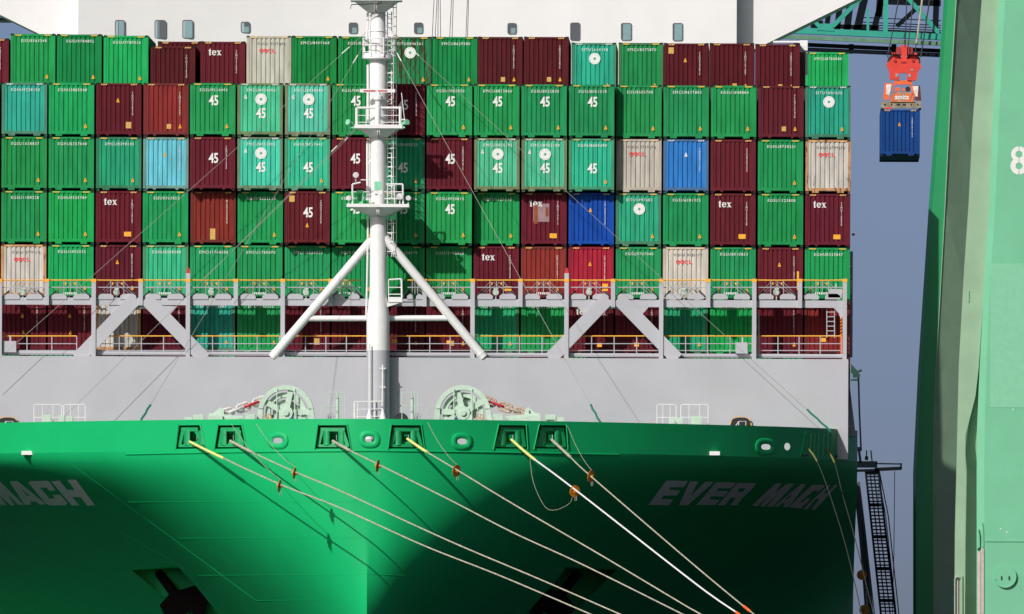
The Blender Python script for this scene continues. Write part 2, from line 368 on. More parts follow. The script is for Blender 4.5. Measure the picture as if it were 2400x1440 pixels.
# anchors in their pockets
for px, py, sg in ((420, 1410, 1), (1300, 1412, -1)):
    a = MB(); c = on_hull(px, py); c = Vector((c.x, c.y + 1.6, c.z))
    a.tube([c + Vector((sg * -1.2, .6, 1.6)), c], .28, 8); a.prism([(c.x + x * sg, c.z + z) for x, z in ((-.5, .5), (.9, .9), (1.5, .1), (1.1, -1.4), (.6, -.5), (-.6, -1.2), (-1.1, -.2))], c.y - .35, c.y + .35)
    a.build('anchor', mat('dark_anchor_paint', lin(26, 15, 18), .7, noise=.3, spec=.1), SHIP)

# roller fairleads in the openings
for cx, bl, br, tl, tr, yy in fair_at:
    y1 = yy + .22; cw_ = P(cx, 1030, yy).x; sl_ = (hull_Y(cw_ + .4, ZK) - hull_Y(cw_ - .4, ZK)) / .8
    def sh_(b): b.v = [(x, y + sl_ * (x - cw_), z) for x, y, z in b.v]; return b
    for sx, fy in ((0, 0),):
        o_ = MB(); W0, W1 = P(bl + 4, 1048, y1), P(br - 4, 1048, y1); T0, T1 = P(tl + 4, 1002, y1), P(tr - 4, 1002, y1)
        zb, zt = W0.z, T0.z; cxw = P(cx, 1030, y1).x; hw = M(9)
        o_.prism([(W0.x, zb), (W1.x, zb), (W1.x, zb + M(6)), (W0.x, zb + M(6))], y1, y1 + .25)
        o_.prism([(T0.x, zt - M(9)), (T1.x, zt - M(9)), (T1.x, zt), (T0.x, zt)], y1 - .02, y1 + .35)
        o_.prism([(W0.x, zb + M(6)), (W0.x + M(8), zb + M(6)), (T0.x + M(8), zt - M(9)), (T0.x, zt - M(9))], y1, y1 + .25)
        o_.prism([(W1.x - M(8), zb + M(6)), (W1.x, zb + M(6)), (T1.x, zt - M(9)), (T1.x - M(8), zt - M(9))], y1, y1 + .25)
        fr = sh_(o_).build('roller_fairlead', FAIR, SHIP)
        for s_ in (-1, 1):
            sh_(MB().tube([(cxw + s_ * M(17), y1 + .12, zb + M(4)), (cxw + s_ * M(17), y1 + .12, zt - M(7))], M(8.2), 14)).build('vertical_roller', FAIR, fr, smooth=True)
        sh_(MB().tube([(cxw - M(22), y1 + .35, zb + M(7)), (cxw + M(22), y1 + .35, zb + M(7))], M(6), 12)).build('bottom_roller', FAIR, fr, smooth=True)
        sh_(MB().tube([(cxw - M(22), y1 + .45, zt - M(10)), (cxw + M(22), y1 + .45, zt - M(10))], M(5), 12)).build('top_roller', FAIR, fr, smooth=True)
        bp = MB(); x0_, x1_ = min(W0.x, T0.x) - M(6), max(W1.x, T1.x) + M(6); z0_, z1_ = zb - M(4), zt + M(7)
        bp.box((x0_, y1 + .9, z0_), (cxw - M(5), y1 + .96, z1_)); bp.box((cxw + M(5), y1 + .9, z0_), (x1_, y1 + .96, z1_)); bp.box((cxw - M(5), y1 + .9, zt - M(16)), (cxw + M(5), y1 + .96, z1_)); bp.box((cxw - M(5), y1 + .9, z0_), (cxw + M(5), y1 + .96, zb + M(16)))
        for xx in (x0_, x1_): bp.box((xx - .03, y1 + .05, z0_), (xx + .03, y1 + .9, z1_))
        bp.box((x0_, y1 + .05, z0_ - .05), (x1_, y1 + .9, z0_)); bp.box((x0_, y1 + .05, z1_ - .04), (x1_, y1 + .9, z1_)); bp.box((cxw - M(9), y1 + 1.6, z0_), (cxw + M(3), y1 + 1.7, z1_))
        sh_(bp).build('recess_box', HULL, fr)
    # raised lip round the opening
    lip = MB()
    for (a, b), (c_, d_) in (((bl - 1, 1054), (tl - 1, 994)), ((br + 1, 1054), (tr + 1, 994))):
        lip.bar(on_hull(a, b, .02), on_hull(c_, d_, .02), .05, .09)
    lip.build('opening_lip', HULL, fr)
# oval chocks
for c, yy in ov_at:
    tor = MB(); n, m_ = 32, 10; R0 = M(17.5), M(13.5); r_ = M(6.8); vv = []
    nx = (hull_Y(c.x + .3, ZK) - hull_Y(c.x - .3, ZK)) / .6
    for i in range(n):
        a = 2 * math.pi * i / n; ex = abs(math.cos(a)) ** .75 * math.copysign(1, math.cos(a)); ez = abs(math.sin(a)) ** .9 * math.copysign(1, math.sin(a))
        for j in range(m_):
            b = 2 * math.pi * j / m_; rr = 1 + 0 * b; X = c.x + (R0[0] + r_ * math.cos(b)) * ex; Z = c.z + (R0[1] + r_ * math.cos(b)) * ez
            vv.append((X, yy + nx * (X - c.x) - r_ * .8 * math.sin(b), Z))
    tor.add(vv, [(i * m_ + j, i * m_ + (j + 1) % m_, ((i + 1) % n) * m_ + (j + 1) % m_, ((i + 1) % n) * m_ + j) for i in range(n) for j in range(m_)])
    tor.build('oval_chock', HULL, SHIP, smooth=True)
# small white lamps under the bulwark
for px, py, wd in ((65, 1062, 28), (1673, 1063, 28), (1967, 1070, 13)):
    p = on_hull(px, 1058, .0); p = P(px, py, p.y); b = MB(); b.cbox((p.x, p.y - .05, p.z), (M(wd), .5, M(9))); b.build('marker_plate', WHITE, SHIP)
# sloping plate edges either side of the fairlead groups
p0, p1 = on_hull(1876, 1070, .02), on_hull(1887, 1012, .02)
MB().bar(p0, p1, .05, .08).build('plate_edge', HULL, SHIP)
for px in (1898, 1928):
    r_ = MB()
    for k in (0, 9, 18): a, b = on_hull(px + k, 1068, .03), on_hull(px + k + 3, 1016, .03); r_.bar(a, b, M(3), .07)
    r_.build('shoulder_fairlead', FAIR, SHIP)
MB().bar(on_hull(1880, 1068, .03), on_hull(1966, 1070, .03), .10, .12).build('shoulder_sill', DARK, SHIP)

# ------------------------------------------------------------------ breakwater
def Q(px, py, Y): p = P(px, py, Y); return (p.x, p.z)
bk = MB(); zt_ = P(900, 838, -2.4).z; xl, xr = -25.2, P(1988, 900, -2.4).x
xs_ = [xl, P(780, 900, -2.4).x, P(1001, 900, -2.4).x, xr]; ys_ = [-2.36, -2.45, -2.45, -2.34]
for k in range(3):
    zb0 = ZK
    bk.add([(xs_[k], ys_[k], zb0), (xs_[k + 1], ys_[k + 1], zb0), (xs_[k + 1], ys_[k + 1], zt_), (xs_[k], ys_[k], zt_),
            (xs_[k], -.9, zb0), (xs_[k + 1], -.9, zb0), (xs_[k + 1], -.9, zt_), (xs_[k], -.9, zt_)],
           [(0, 1, 2, 3), (3, 2, 6, 7), (4, 7, 6, 5), (0, 4, 5, 1)] + ([(0, 3, 7, 4)] if k == 0 else []) + ([(1, 5, 6, 2)] if k == 2 else []))
bwk = bk.build('breakwater', GREY, SHIP)
# darker block of the hatch coaming and side tower behind the breakwater, seen past its right end
sd = MB(); a = P(1984, 838, 2); b = P(1996, 1015, 2); sd.box((a.x - 2, 1.0, b.z), (b.x - .1, 11.5, a.z + .1)); sd.prism([(b.x - .9, b.z - .2), (b.x + .22, b.z - .2), (b.x - .1, b.z + 2.4), (b.x - .9, b.z + 2.4)], .3, 12); sd.build('coaming_side', GREY, SHIP)
tw = MB(); a = P(1985, 590, 13); b = P(1998, 838, 13); tw.box((a.x - .6, 12.6, b.z), (b.x, 13.3, a.z)); MB().box((-25.3, 12.7, ZK), (a.x - .5, 12.75, P(1000, 206, 13).z)).build('gap_shade_sheet', DARK, SHIP)  # dark sheet added behind the stack, painted as the shade between containers
tow = tw.build('aft_lashing_bridge', GREY, SHIP)
t2 = MB(); a = P(1985, 622, 12); b = P(1999, 652, 12)
t2.box((a.x, 11.5, a.z - .12), (b.x, 12.4, a.z)); t2.box((a.x, 11.5, b.z), (b.x, 12.4, b.z + .12)); t2.box((a.x, 11.5, b.z + .1), (a.x + .16, 12.4, a.z - .1)); t2.box((a.x, 11.6, b.z - .9), (b.x - .05, 12.3, b.z - .12)); t2.box((P(1985, 560, 12).x, 12, P(1985, 563, 12).z), (P(1992, 560, 12).x, 12.2, P(1992, 495, 12).z)); t2.build('side_light_box', WHITE, tow)
t3 = MB(); t3.box((P(1985, 510, 12).x, 11.95, P(1985, 504, 12).z), (P(1992, 500, 12).x, 12.25, P(1992, 494, 12).z)); t3.cbox(P(2000, 550, 12), (.16, .2, .12)); t3.build('side_marker', ORANGE, tow)
rf = MB(); za = P(1850, 99, 14).z
rf.tube([P(1812, 99, 14), P(1882, 99, 14)], M(3), 8); rf.cbox(P(1884, 107, 14), (M(18), .4, M(24))); rf.tube([P(1890, 118, 14), P(1890, 176, 14)], M(3.5), 8); rf.build('white_pipe_frame', WHITE, tow)
rf = MB(); rf.box((P(1870, 125, 16).x, 15.6, P(1879, 240, 16).z), (P(1888, 125, 16).x, 16.4, P(1879, 122, 16).z)); rf.build('side_post', mat('rusty_steel', lin(120, 85, 65), .7, noise=.4, rust=.9), tow)
md = MB(); md.box((-25, 128, ZK - 1), (25.0, 131.5, 44.6)); md.build('midship_shadow_slab', GREY, SHIP)  # unseen slab added to cast the shadow on the green crane leg

# ------------------------------------------------------------------ forward lashing bridge
YB = -2.05
lb = MB()
gz0, gz1 = P(1000, 718, YB).z, P(1000, 701, YB).z
xa, xb = P(-60, 700, YB).x, P(1985, 700, YB).x
lb.box((xa, YB + .06, gz0), (xb, YB + .22, gz1)); lb.box((xa, YB + .22, gz1 - .14), (xb, -1.0, gz1 - .08))
LB = lb.build('lashing_bridge', GREY, SHIP)
PX_LONG = [0, 220, 441, 663, 885, 1108, 1328, 1550, 1768, 1980]; PX_SHORT = [110, 330, 553, 775, 995, 1220, 1437, 1660, 1875]
for px in sorted(PX_LONG + PX_SHORT):
    ln = px in PX_LONG; b = MB(); p = P(px, 655, YB); z0 = zt_ if ln else gz0 - .02
    zt2 = P(px, 655, YB).z; hw = M(5)
    b.box((p.x - hw, YB - .22, z0), (p.x + hw, YB + .32, zt2)); po = b.build('post', GREY, LB)
    c = MB(); c.box((p.x - hw - .012, YB - .24, zt2 - M(7)), (p.x + hw + .012, YB + .34, zt2 + .02)); c.build('yellow_post_cap', YEL, LB)
    if px in (441, 1328):
        c = MB(); c.box((p.x - hw, YB - .22, zt2 + .02), (p.x + hw, YB + .32, zt2 + M(14))); c.build('guide_post', GREY, LB)
        c = MB(); z_ = zt2 + M(14); c.add([(p.x - hw, YB - .06, z_), (p.x + hw, YB - .06, z_), (p.x + hw, YB + .32, z_), (p.x - hw, YB + .32, z_), (p.x - .05, YB + .1, z_ + M(13)), (p.x + .05, YB + .1, z_ + M(13)), (p.x + .05, YB + .16, z_ + M(13)), (p.x - .05, YB + .16, z_ + M(13))],
              [(3, 2, 1, 0), (4, 5, 6, 7), (0, 1, 5, 4), (1, 2, 6, 5), (2, 3, 7, 6), (3, 0, 4, 7)]); c.build('red_guide_tip', RED, LB)
# A-shaped braces with curved gussets
for ax in (330, 1437):
    for sg, bx in ((-1, ax - 148), (1, ax + 150)):
        a = P(ax + sg * 12, 700, YB); b = P(bx, 842, YB); m_ = MB(); m_.bar((a.x, YB + .02, a.z), (b.x, YB + .02, b.z), .30, .62 if 0 else .26, (0, 1, 0))
        d = Vector((b.x - a.x, 0, b.z - a.z)).normalized(); nrm = Vector((-d.z, 0, d.x)) * .36
        m_ = MB(); poly = [(a.x + nrm.x, a.z + nrm.z), (b.x + nrm.x, b.z + nrm.z), (b.x - nrm.x, b.z - nrm.z), (a.x - nrm.x, a.z - nrm.z)]
        m_.prism(poly, YB - .15, YB + .20); m_.build('brace', GREY, LB)
        g = MB(); g.prism([Q(ax + sg * 85, 718.5, YB), Q(ax + sg * 80, 724, YB), Q(ax + sg * 66, 740, YB), Q(ax + sg * 30, 716, YB)], YB + .07, YB + .18); g.build('gusset', GREY, LB)
    arc = [Q(ax + 52 * math.cos(t), 752 - 25 * math.sin(t) - 3, YB) for t in [math.pi * k / 12 for k in range(13)]]
    g = MB(); g.prism([Q(ax + 50, 716, YB)] + arc + [Q(ax - 50, 716, YB)], YB + .05, YB + .19); g.build('gusset', GREY, LB)
# rails
def rail(name, pts, r, m, parent, n=6):
    b = MB(); b.tube(pts, r, n); return b.build(name, m, parent)
for i in range(len(PX_LONG) * 2 - 2):
    a, b = sorted(PX_LONG + PX_SHORT)[i:i + 2]
    if a == 775: b = 850
    if a == 885: a = 950
    s_ = random.uniform(-.6, .6)
    rail('yellow_top_rail', [P(a + 5, 657, YB), P((a + b) / 2, 657.4 + s_ * .6, YB), P(b - 5, 657, YB)], M(1.7), YEL, LB)
    rail('mid_rail', [P(a + 5, 674, YB), P(b - 5, 674, YB)], M(1.2), GREY, LB)
    for u in (.36, .5, .64):
        x = a + (b - a) * u; rail('stanchion', [P(x, 657, YB), P(x, 690, YB)], M(.8), GREY, LB, 5)
    # toe plates
    for u0, u1 in ((.09, .42), (.56, .90)):
        x0, x1 = a + (b - a) * u0, a + (b - a) * u1; b_ = MB()
        b_.prism([Q(x0, 702, YB), Q(x1, 702, YB), Q(x1, 694, YB), Q(x1 - 7, 689, YB), Q(x0 + 7, 689, YB), Q(x0, 694, YB)], YB + .0, YB + .05); b_.build('toe_plate', GREY, LB)
    # lashing rods crossing behind the rail
    for sg in (-1, 1):
        for k in range(3):
            xc = a + (b - a) * (.5 + sg * (.26 - .045 * k)); b_ = MB()
            b_.tube([P(xc + sg * 18, 694, -.9), P(xc - sg * (16 + 4 * k), 658 + 3 * k, -.35)], M(.6), 5); b_.build('lashing_rod', GREYD, LB)
        b_ = MB(); xc = a + (b - a) * (.5 + sg * .36); b_.tube([P(xc + sg * 8, 696, -.95), P(xc - sg * 6, 682, -.8)], M(2.2), 6); b_.build('turnbuckle', DARK, LB)
        b_ = MB(); b_.cbox(P(a + (b - a) * (.5 + sg * .1), 665, -.5), (M(3), .06, M(6))); b_.build('rod_knob', YEL, LB)
    if i % 2 == 0 and a not in (775, 950):
        p = P((a + b) / 2 - 2, 686, YB + .05); b_ = MB(); b_.tube([p + Vector((0, .25, 0)), p + Vector((0, .05, .02)), p + Vector((0, -.12, .0))], [M(7), M(8), M(7)], 12); b_.box((p.x - M(5), p.y - .1, p.z + M(7)), (p.x + M(6), p.y + .2, p.z + M(10))); b_.box((p.x - .03, p.y, p.z - M(20)), (p.x + .03, p.y + .05, p.z - M(7))); b_.build('floodlight', mat('grey_green_lamp', lin(185, 200, 190), .4, noise=.5, scale=7), LB, smooth=True)
    elif i % 2:
        b_ = MB()
        for k in range(8): b_.cbox(P((a + b) / 2 - 16 + 4.4 * k, 688, -.7), (M(2.6), .05, M(5)))
        b_.build('cone_rack', WHITE, LB)
        b_ = MB(); b_.tube([P(a + 26, 690, -1.2), P(a + 26, 672, -1.2)], M(1.4), 6); b_.build('orange_stand', ORANGE, LB)
for px, py, w_, h_ in ((1190, 677, 17, 10), (1418, 674, 13, 17), (100, 674, 0, 0)):
    if w_: b_ = MB(); b_.cbox(P(px, py, YB + .1), (M(w_), .08, M(h_))); b_.build('yellow_sign', STICK, LB)
# lower walkway
lw = MB(); z = P(1000, 832, -1.6).z; lw.box((xa, YB + .3, z - .08), (xb, -.75, z)); lw.box((xa, YB + .26, z - .02), (xb, YB + .30, z + .12)); lw.build('lower_walkway', GREY, LB)
SEGS = [(5, 180), (228, 435), (446, 655), (668, 860), (912, 1103), (1113, 1323), (1334, 1545), (1555, 1763), (1774, 1972)]
for a, b in SEGS:
    rail('yellow_top_rail', [P(a, 788, YB + .3), P(b, 788, YB + .3)], M(1.6), YEL, LB)
    for yy in (806, 822): rail('mid_rail', [P(a, yy, YB + .3), P(b, yy, YB + .3)], M(1.1), GREY, LB)
    k = max(2, round((b - a) / 53))
    for j in range(k + 1): rail('stanchion', [P(a + (b - a) * j / k, 788, YB + .3), P(a + (b - a) * j / k, 832, YB + .3)], M(1.3), GREY, LB)
for px, py, w_, h_ in ((22, 813, 32, 26), (1738, 816, 28, 26), (1957, 688, 32, 20)):
    b_ = MB(); b_.cbox(P(px, py, YB + .15), (M(w_), .3, M(h_))); b_.cbox(P(px + 2, py - h_ / 2 - 6, YB + .15), (M(4), .08, M(13))); b_.build('switch_box', GREY, LB)
for px, py in ((1405, 809), (925, 800), (1492, 808), (1930, 797), (1052, 803)):
    b_ = MB(); b_.cbox(P(px, py, YB + .32), (M(11), .04, M(9))); b_.build('yellow_sign', STICK, LB)
ld = MB()
for px in (1938, 1956): ld.tube([P(px, 725, YB + .3), P(px, 792, YB + .3)], M(1.3), 6)
for k in range(6): y_ = 732 + 11 * k; ld.tube([P(1938, y_, YB + .3), P(1956, y_, YB + .3)], M(1.2), 6)
ld.build('ladder', GREY, LB)
ld = MB(); ld.tube([P(1778, 735, YB + .3), P(1778, 836, YB + .3)], M(2.4), 6)
for y_ in (744, 766, 796, 826): ld.tube([P(1770, y_, YB + .3), P(1778, y_, YB + .3)], M(1.5), 6)
ld.build('pipe_ladder', GREY, LB)
hz = MB()
for k in range(12): y_ = 744 + k * 7.4; hz.prism([Q(1969, y_ + 3, YB), Q(1975, y_ - 1, YB), Q(1975, y_ + 2.6, YB), Q(1969, y_ + 6.6, YB)], YB - .245, YB - .225)
hz.build('hazard_stripe', ORANGE, LB)
g = MB(); g.prism([Q(1975, 719, YB), Q(1948, 718.5, YB), Q(1957, 725, YB), Q(1966, 735, YB), Q(1970, 748, YB), Q(1975, 748, YB)], YB + .07, YB + .18); g.build('gusset', GREY, LB)

# ------------------------------------------------------------------ foremast
YM = -3.05
def lathe(b, cx, prof, Y, n=28, sy=1.0):
    """profile of (pixel radius, pixel row) round a vertical axis"""
    vv = []
    for r, py in prof:
        c = P(cx, py, Y)
        vv += [(c.x + M(r) * math.cos(2 * math.pi * j / n), Y + M(r) * sy * math.sin(2 * math.pi * j / n), c.z) for j in range(n)]
    k = len(prof)
    b.add(vv, [(i * n + j, i * n + (j + 1) % n, (i + 1) * n + (j + 1) % n, (i + 1) * n + j) for i in range(k - 1) for j in range(n)] + [tuple(range(n)), tuple((k - 1) * n + j for j in range(n))])
    return b
MX = 886
MAST = lathe(MB(), MX, [(17.5, 10), (17.5, 130), (20, 136), (20, 290), (18.5, 300), (19, 560), (20, 690), (27, 742), (27, 822)], YM).build('mast', WHITE, SHIP, smooth=True)
lathe(MB(), MX, [(26.8, 822), (26.8, 985), (27.5, 1025)], YM).build('mast_base', GREY, MAST, smooth=True)
for y_ in (36, 72, 106, 238): lathe(MB(), MX, [(19.5 if y_ < 140 else 21, y_), (19.5 if y_ < 140 else 21, y_ + 2)], YM).build('weld_ring', WHITE, MAST, smooth=True)
def platform(x0, x1, y0, y1, cone, Yc=YM):
    b = MB(); a = P(x0, y0, YM); c = P(x1, y1, YM); hw = (c.x - a.x) / 2; b.box((a.x, YM - hw, c.z), (c.x, YM + hw * .8, a.z)); o = b.build('platform', WHITE, MAST)
    if cone:
        b = MB(); cx_ = (a.x + c.x) / 2; n = Vector((cx_, YM, 0)); top = c.z - .002; bot = top - M(cone)
        w0 = hw * .86; w1 = M(19)
        b.add([(cx_ - w0, YM - w0, top), (cx_ + w0, YM - w0, top), (cx_ + w0, YM + w0 * .8, top), (cx_ - w0, YM + w0 * .8, top), (cx_ - w1, YM - w1, bot), (cx_ + w1, YM - w1, bot), (cx_ + w1, YM + w1, bot), (cx_ - w1, YM + w1, bot)],
              [(0, 1, 2, 3), (7, 6, 5, 4), (0, 4, 5, 1), (1, 5, 6, 2), (2, 6, 7, 3), (3, 7, 4, 0)]); b.build('platform_bracket', WHITE, MAST)
        b = MB()
        for s_ in (-1, 0, 1):
            b.prism([(cx_ + s_ * w0 * .05 - .03, top), (cx_ + s_ * w0 * .05 + .03, top), (cx_ + .03, bot), (cx_ - .03, bot)], YM - w0 - .03, YM)
        b.build('bracket_rib', WHITE, MAST)
    return o
platform(822, 942, -6, 4, 26); platform(832, 944, 294, 303, 20); platform(814, 960, 480, 488, 20); platform(910, 943, 697, 709, 0)
b = MB(); b.prism([Q(908, 709, YM), Q(943, 709, YM), Q(908, 720, YM)], YM - .3, YM + .3); b.build('platform_bracket', WHITE, MAST)
# ring gallery
lathe(MB(), MX, [(34, 126), (37, 132), (37, 138), (22, 142)], YM).build('ring_platform', WHITE, MAST, smooth=True)
for y_, r_ in ((91, 1.6), (107, 1.1), (123, 1.1)):
    c = P(MX + 2, y_, YM); rail('ring_rail', [(c.x + M(38) * math.cos(2 * math.pi * k / 20), YM + M(38) * math.sin(2 * math.pi * k / 20), c.z) for k in range(21)], M(r_), WHITE, MAST)
for k in range(8):
    a = 2 * math.pi * (k + .4) / 8; c = P(MX + 2, 91, YM); d = P(MX + 2, 134, YM); rail('stanchion', [(c.x + M(38) * math.cos(a), YM + M(38) * math.sin(a), c.z), (d.x + M(38) * math.cos(a), YM + M(38) * math.sin(a), d.z)], M(1.7), WHITE, MAST)
# heavy square guard of the radar platform
yf = YM - 1.15
for a, b, r_ in (((836, 253), (940, 253), 3), ((836, 253), (836, 300), 3.6), ((938, 253), (938, 300), 3.6), ((881, 253), (881, 298), 2.6), ((836, 271), (938, 271), 1), ((836, 287), (938, 287), 1), ((858, 253), (858, 300), 1), ((941, 218), (948, 280), 1), ((938, 281), (950, 281), 2)):
    rail('guard_rail', [P(*a, yf), P(*b, yf)], M(r_), WHITE, MAST)
for px in (826, 944):
    b = MB(); s_ = -1 if px < 880 else 1; p = P(px, 291, yf); b.tube([p, p + Vector((s_ * .12, -.1, .05)), p + Vector((s_ * .25, -.25, .1))], [M(4), M(5), M(7)], 10); b.cbox((p.x, p.y, p.z - M(8)), (M(10), .2, M(4))); b.build('floodlight', HORN, MAST)
# radar scanner
b = MB(); b.box((P(844, 213, yf).x, yf - .12, P(844, 217, yf).z), (P(926, 213, yf).x, yf + .12, P(844, 209, yf).z)); rad = b.build('radar_scanner', WHITE, MAST)
for a, b2 in ((852, 880), (886, 908)): b = MB(); b.box((P(a, 213, yf).x, yf - .135, P(a, 215, yf).z), (P(b2, 213, yf).x, yf - .115, P(a, 212, yf).z)); b.build('red_band', RED, MAST)
b = MB(); lathe(b, 886, [(5, 217), (6, 222), (11, 226), (11, 234), (7, 238), (5, 300)], yf, 14); b.build('radar_pedestal', WHITE, MAST, smooth=True)
# lower platform: rails, horn, lamps, box
for a, b, r_ in (((826, 432), (826, 482), 2.2), ((845, 428), (826, 432), 2), ((905, 432), (944, 432), 2), ((944, 432), (945, 478), 2.2), ((900, 450), (944, 450), 1.1), ((900, 466), (944, 466), 1.1), ((925, 432), (925, 478), 1.1), ((826, 450), (865, 450), 1.1), ((845, 422), (866, 422), 1.3), ((908, 432), (908, 478), 1.1)):
    rail('guard_rail', [P(*a, yf), P(*b, yf)], M(r_), WHITE, MAST)
b = MB(); b.add([P(835, 446, yf - .2), P(852, 446, yf - .2), P(850, 479, yf - .2), P(836, 479, yf - .2), P(841, 458, yf + .5), P(846, 458, yf + .5), P(846, 468, yf + .5), P(841, 468, yf + .5)], [(0, 1, 5, 4), (1, 2, 6, 5), (2, 3, 7, 6), (3, 0, 4, 7), (4, 5, 6, 7)]); b.build('fog_horn', HORN, MAST)
b = MB(); b.cbox(P(886, 436, yf - .1), (M(17), .2, M(20))); b.build('junction_box', HORN, MAST)
b = MB(); b.cbox(P(886, 451, yf - .1), (M(21), .22, M(8))); b.cbox(P(882, 465, yf), (M(6), .2, M(22))); b.build('box_bracket', WHITE, MAST)
for px, py, w_, h_ in ((834, 412, 14, 14), (937, 462, 16, 16), (817, 466, 12, 18), (957, 466, 12, 18)):
    b = MB(); p = P(px, py, yf); b.tube([p + Vector((0, -.16, .03)), p + Vector((0, .12, -.02))], [M(w_ / 2), M(w_ / 3)], 10); b.tube([p + Vector((0, 0, -M(h_ / 2))), p + Vector((0, .05, -M(h_)))], M(1.8), 6); b.build('searchlight', mat('grey_lamp', lin(205, 205, 205), .35, noise=.3, scale=9), MAST)
# pipes and conduits beside the mast
for pts_, r_ in (([(862, 30), (862, 62), (858, 108)], 3), ([(866, 60), (866, 130)], 2), ([(862, 152), (862, 285)], 3.2), ([(861, 330), (861, 470)], 3.2), ([(862, 500), (862, 560), (860, 660), (858, 740)], 2.2), ([(874, 368), (862, 386)], 2), ([(866, 310), (866, 478)], 1.4)):
    rail('conduit', [P(a, b, YM - .15) for a, b in pts_], M(r_), WHITE, MAST)
for pts_ in ([(866, 806), (866, 985)], [(897, 855), (896, 985)]): rail('conduit', [P(a, b, YM - .75) for a, b in pts_], M(2), WHITE, MAST)
b = MB(); b.tube([P(889, 864, YM - .75), P(904, 864, YM - .75)], M(1.4), 6); b.tube([P(889, 908, YM - .75), P(904, 908, YM - .75)], M(1.4), 6); b.build('conduit_fitting', WHITE, MAST)
# ladder with cage
b = MB()
for px in (908, 918): b.tube([P(px, 28, YM + .1), P(px, 602, YM + .1)], M(1.5), 6)
yy = 34
while yy < 600: b.tube([P(908, yy, YM + .1), P(918, yy, YM + .1)], M(.9), 5); yy += 10.5
LADR = b.build('mast_ladder', WHITE, MAST)
b = MB()
for px, y_ in ((922, YM - .35), (929, YM - .1), (929, YM + .35)): b.tube([P(px, 10, y_), P(px, 602, y_)], M(.8), 5)
yy = 18
while yy < 600: b.tube([P(908, yy, YM - .1), P(922, yy, YM - .4), P(929, yy, YM - .1), P(929, yy, YM + .4), P(918, yy, YM + .5)], M(1.1), 5); yy += 22
b.build('ladder_cage', WHITE, MAST)
# side platform guard
for a, b, r_ in (((911, 656), (940, 654), 2), ((941, 654), (942, 700), 2.4), ((911, 656), (911, 698), 1.2), ((911, 674), (940, 674), 1.2), ((911, 690), (940, 690), 1.2)):
    rail('guard_rail', [P(*a, YM), P(*b, YM)], M(r_), WHITE, MAST)
# struts
for pts_, r_ in (([(872, 562, YM), (638, 838, -2.3)], 10.5), ([(901, 557, YM), (1134, 838, -2.3)], 10.5), ([(714, 747, -2.55), (1066, 746, -2.55)], 6.8)):
    b = MB(); b.tube([P(*p) for p in pts_], M(r_), 18); b.build('mast_strut', WHITE, MAST, smooth=True)
for px, py in ((1126, 829), (646, 829)):
    b = MB(); s_ = 1 if px > 900 else -1; b.tube([P(px - s_ * 2, py - 2, -2.3), P(px + s_ * 2, py + 2, -2.3)], M(12), 18); b.build('strut_collar', WHITE, MAST, smooth=True)
# base railing
for a, b, r_ in (((831, 942), (897, 941), 1.5), ((831, 942), (831, 990), 2.4), ((838, 942), (838, 990), 1.2), ((831, 960), (897, 959), 1), ((831, 977), (897, 976), 1), ((878, 942), (878, 990), 1), ((866, 925), (866, 990), 2)):
    rail('base_rail', [P(*a, YM - 1.2), P(*b, YM - 1.2)], M(r_), WHITE, MAST)
for px in (866, 897): b = MB(); lathe(b, px, [(2, 960), (9, 986), (9, 1030)], YM - 1.2, 10); b.build('post_foot', WHITE, MAST)
# stays
for pts_, tail in (([(869, 66, YM), (-40, 873, -4.0)], 0), ([(828, 305, yf), (140, 987, -4.5)], 0), ([(868, 80, YM), (322, 1000, -16)], 1), ([(903, 75, YM), (1412, 1000, -16)], 1), ([(904, 60, YM), (1948, 1012, -5)], 1), ([(836, 303, yf), (470, 660, -2.3)], 0)):
    a, b = P(*pts_[0]), P(*pts_[1]); sp = .03
    mid = [a.lerp(b, k / 8) + Vector((0, 0, -sp * 8 * (k / 8) * (1 - k / 8))) for k in range(9)]
    rail('stay_wire', mid, .0125, WIRE, MAST, 5)
    c = a.lerp(b, .055); d = a.lerp(b, .075); bb = MB(); bb.tube([c, d], .03, 6); bb.build('stay_turnbuckle', WHITE, MAST)
    if tail: bb = MB(); bb.tube([a.lerp(b, .945 + .011 * k) + Vector((.02 * (-1) ** k, 0, 0)) for k in range(6)], .06, 6); bb.build('green_stay_lashing', ROPEG, MAST)
b = MB(); b.tube([P(824, 11, YM - 1.3), P(858, 10, YM - 1.3), P(890, 8, YM - 1.3), P(895, 4, YM - 1.2)], M(1.2), 6); b.tube([P(824, 11, YM - 1.3), P(821, 21, YM - 1.3)], M(.8), 5); b.build('top_cable', WIRED, MAST)

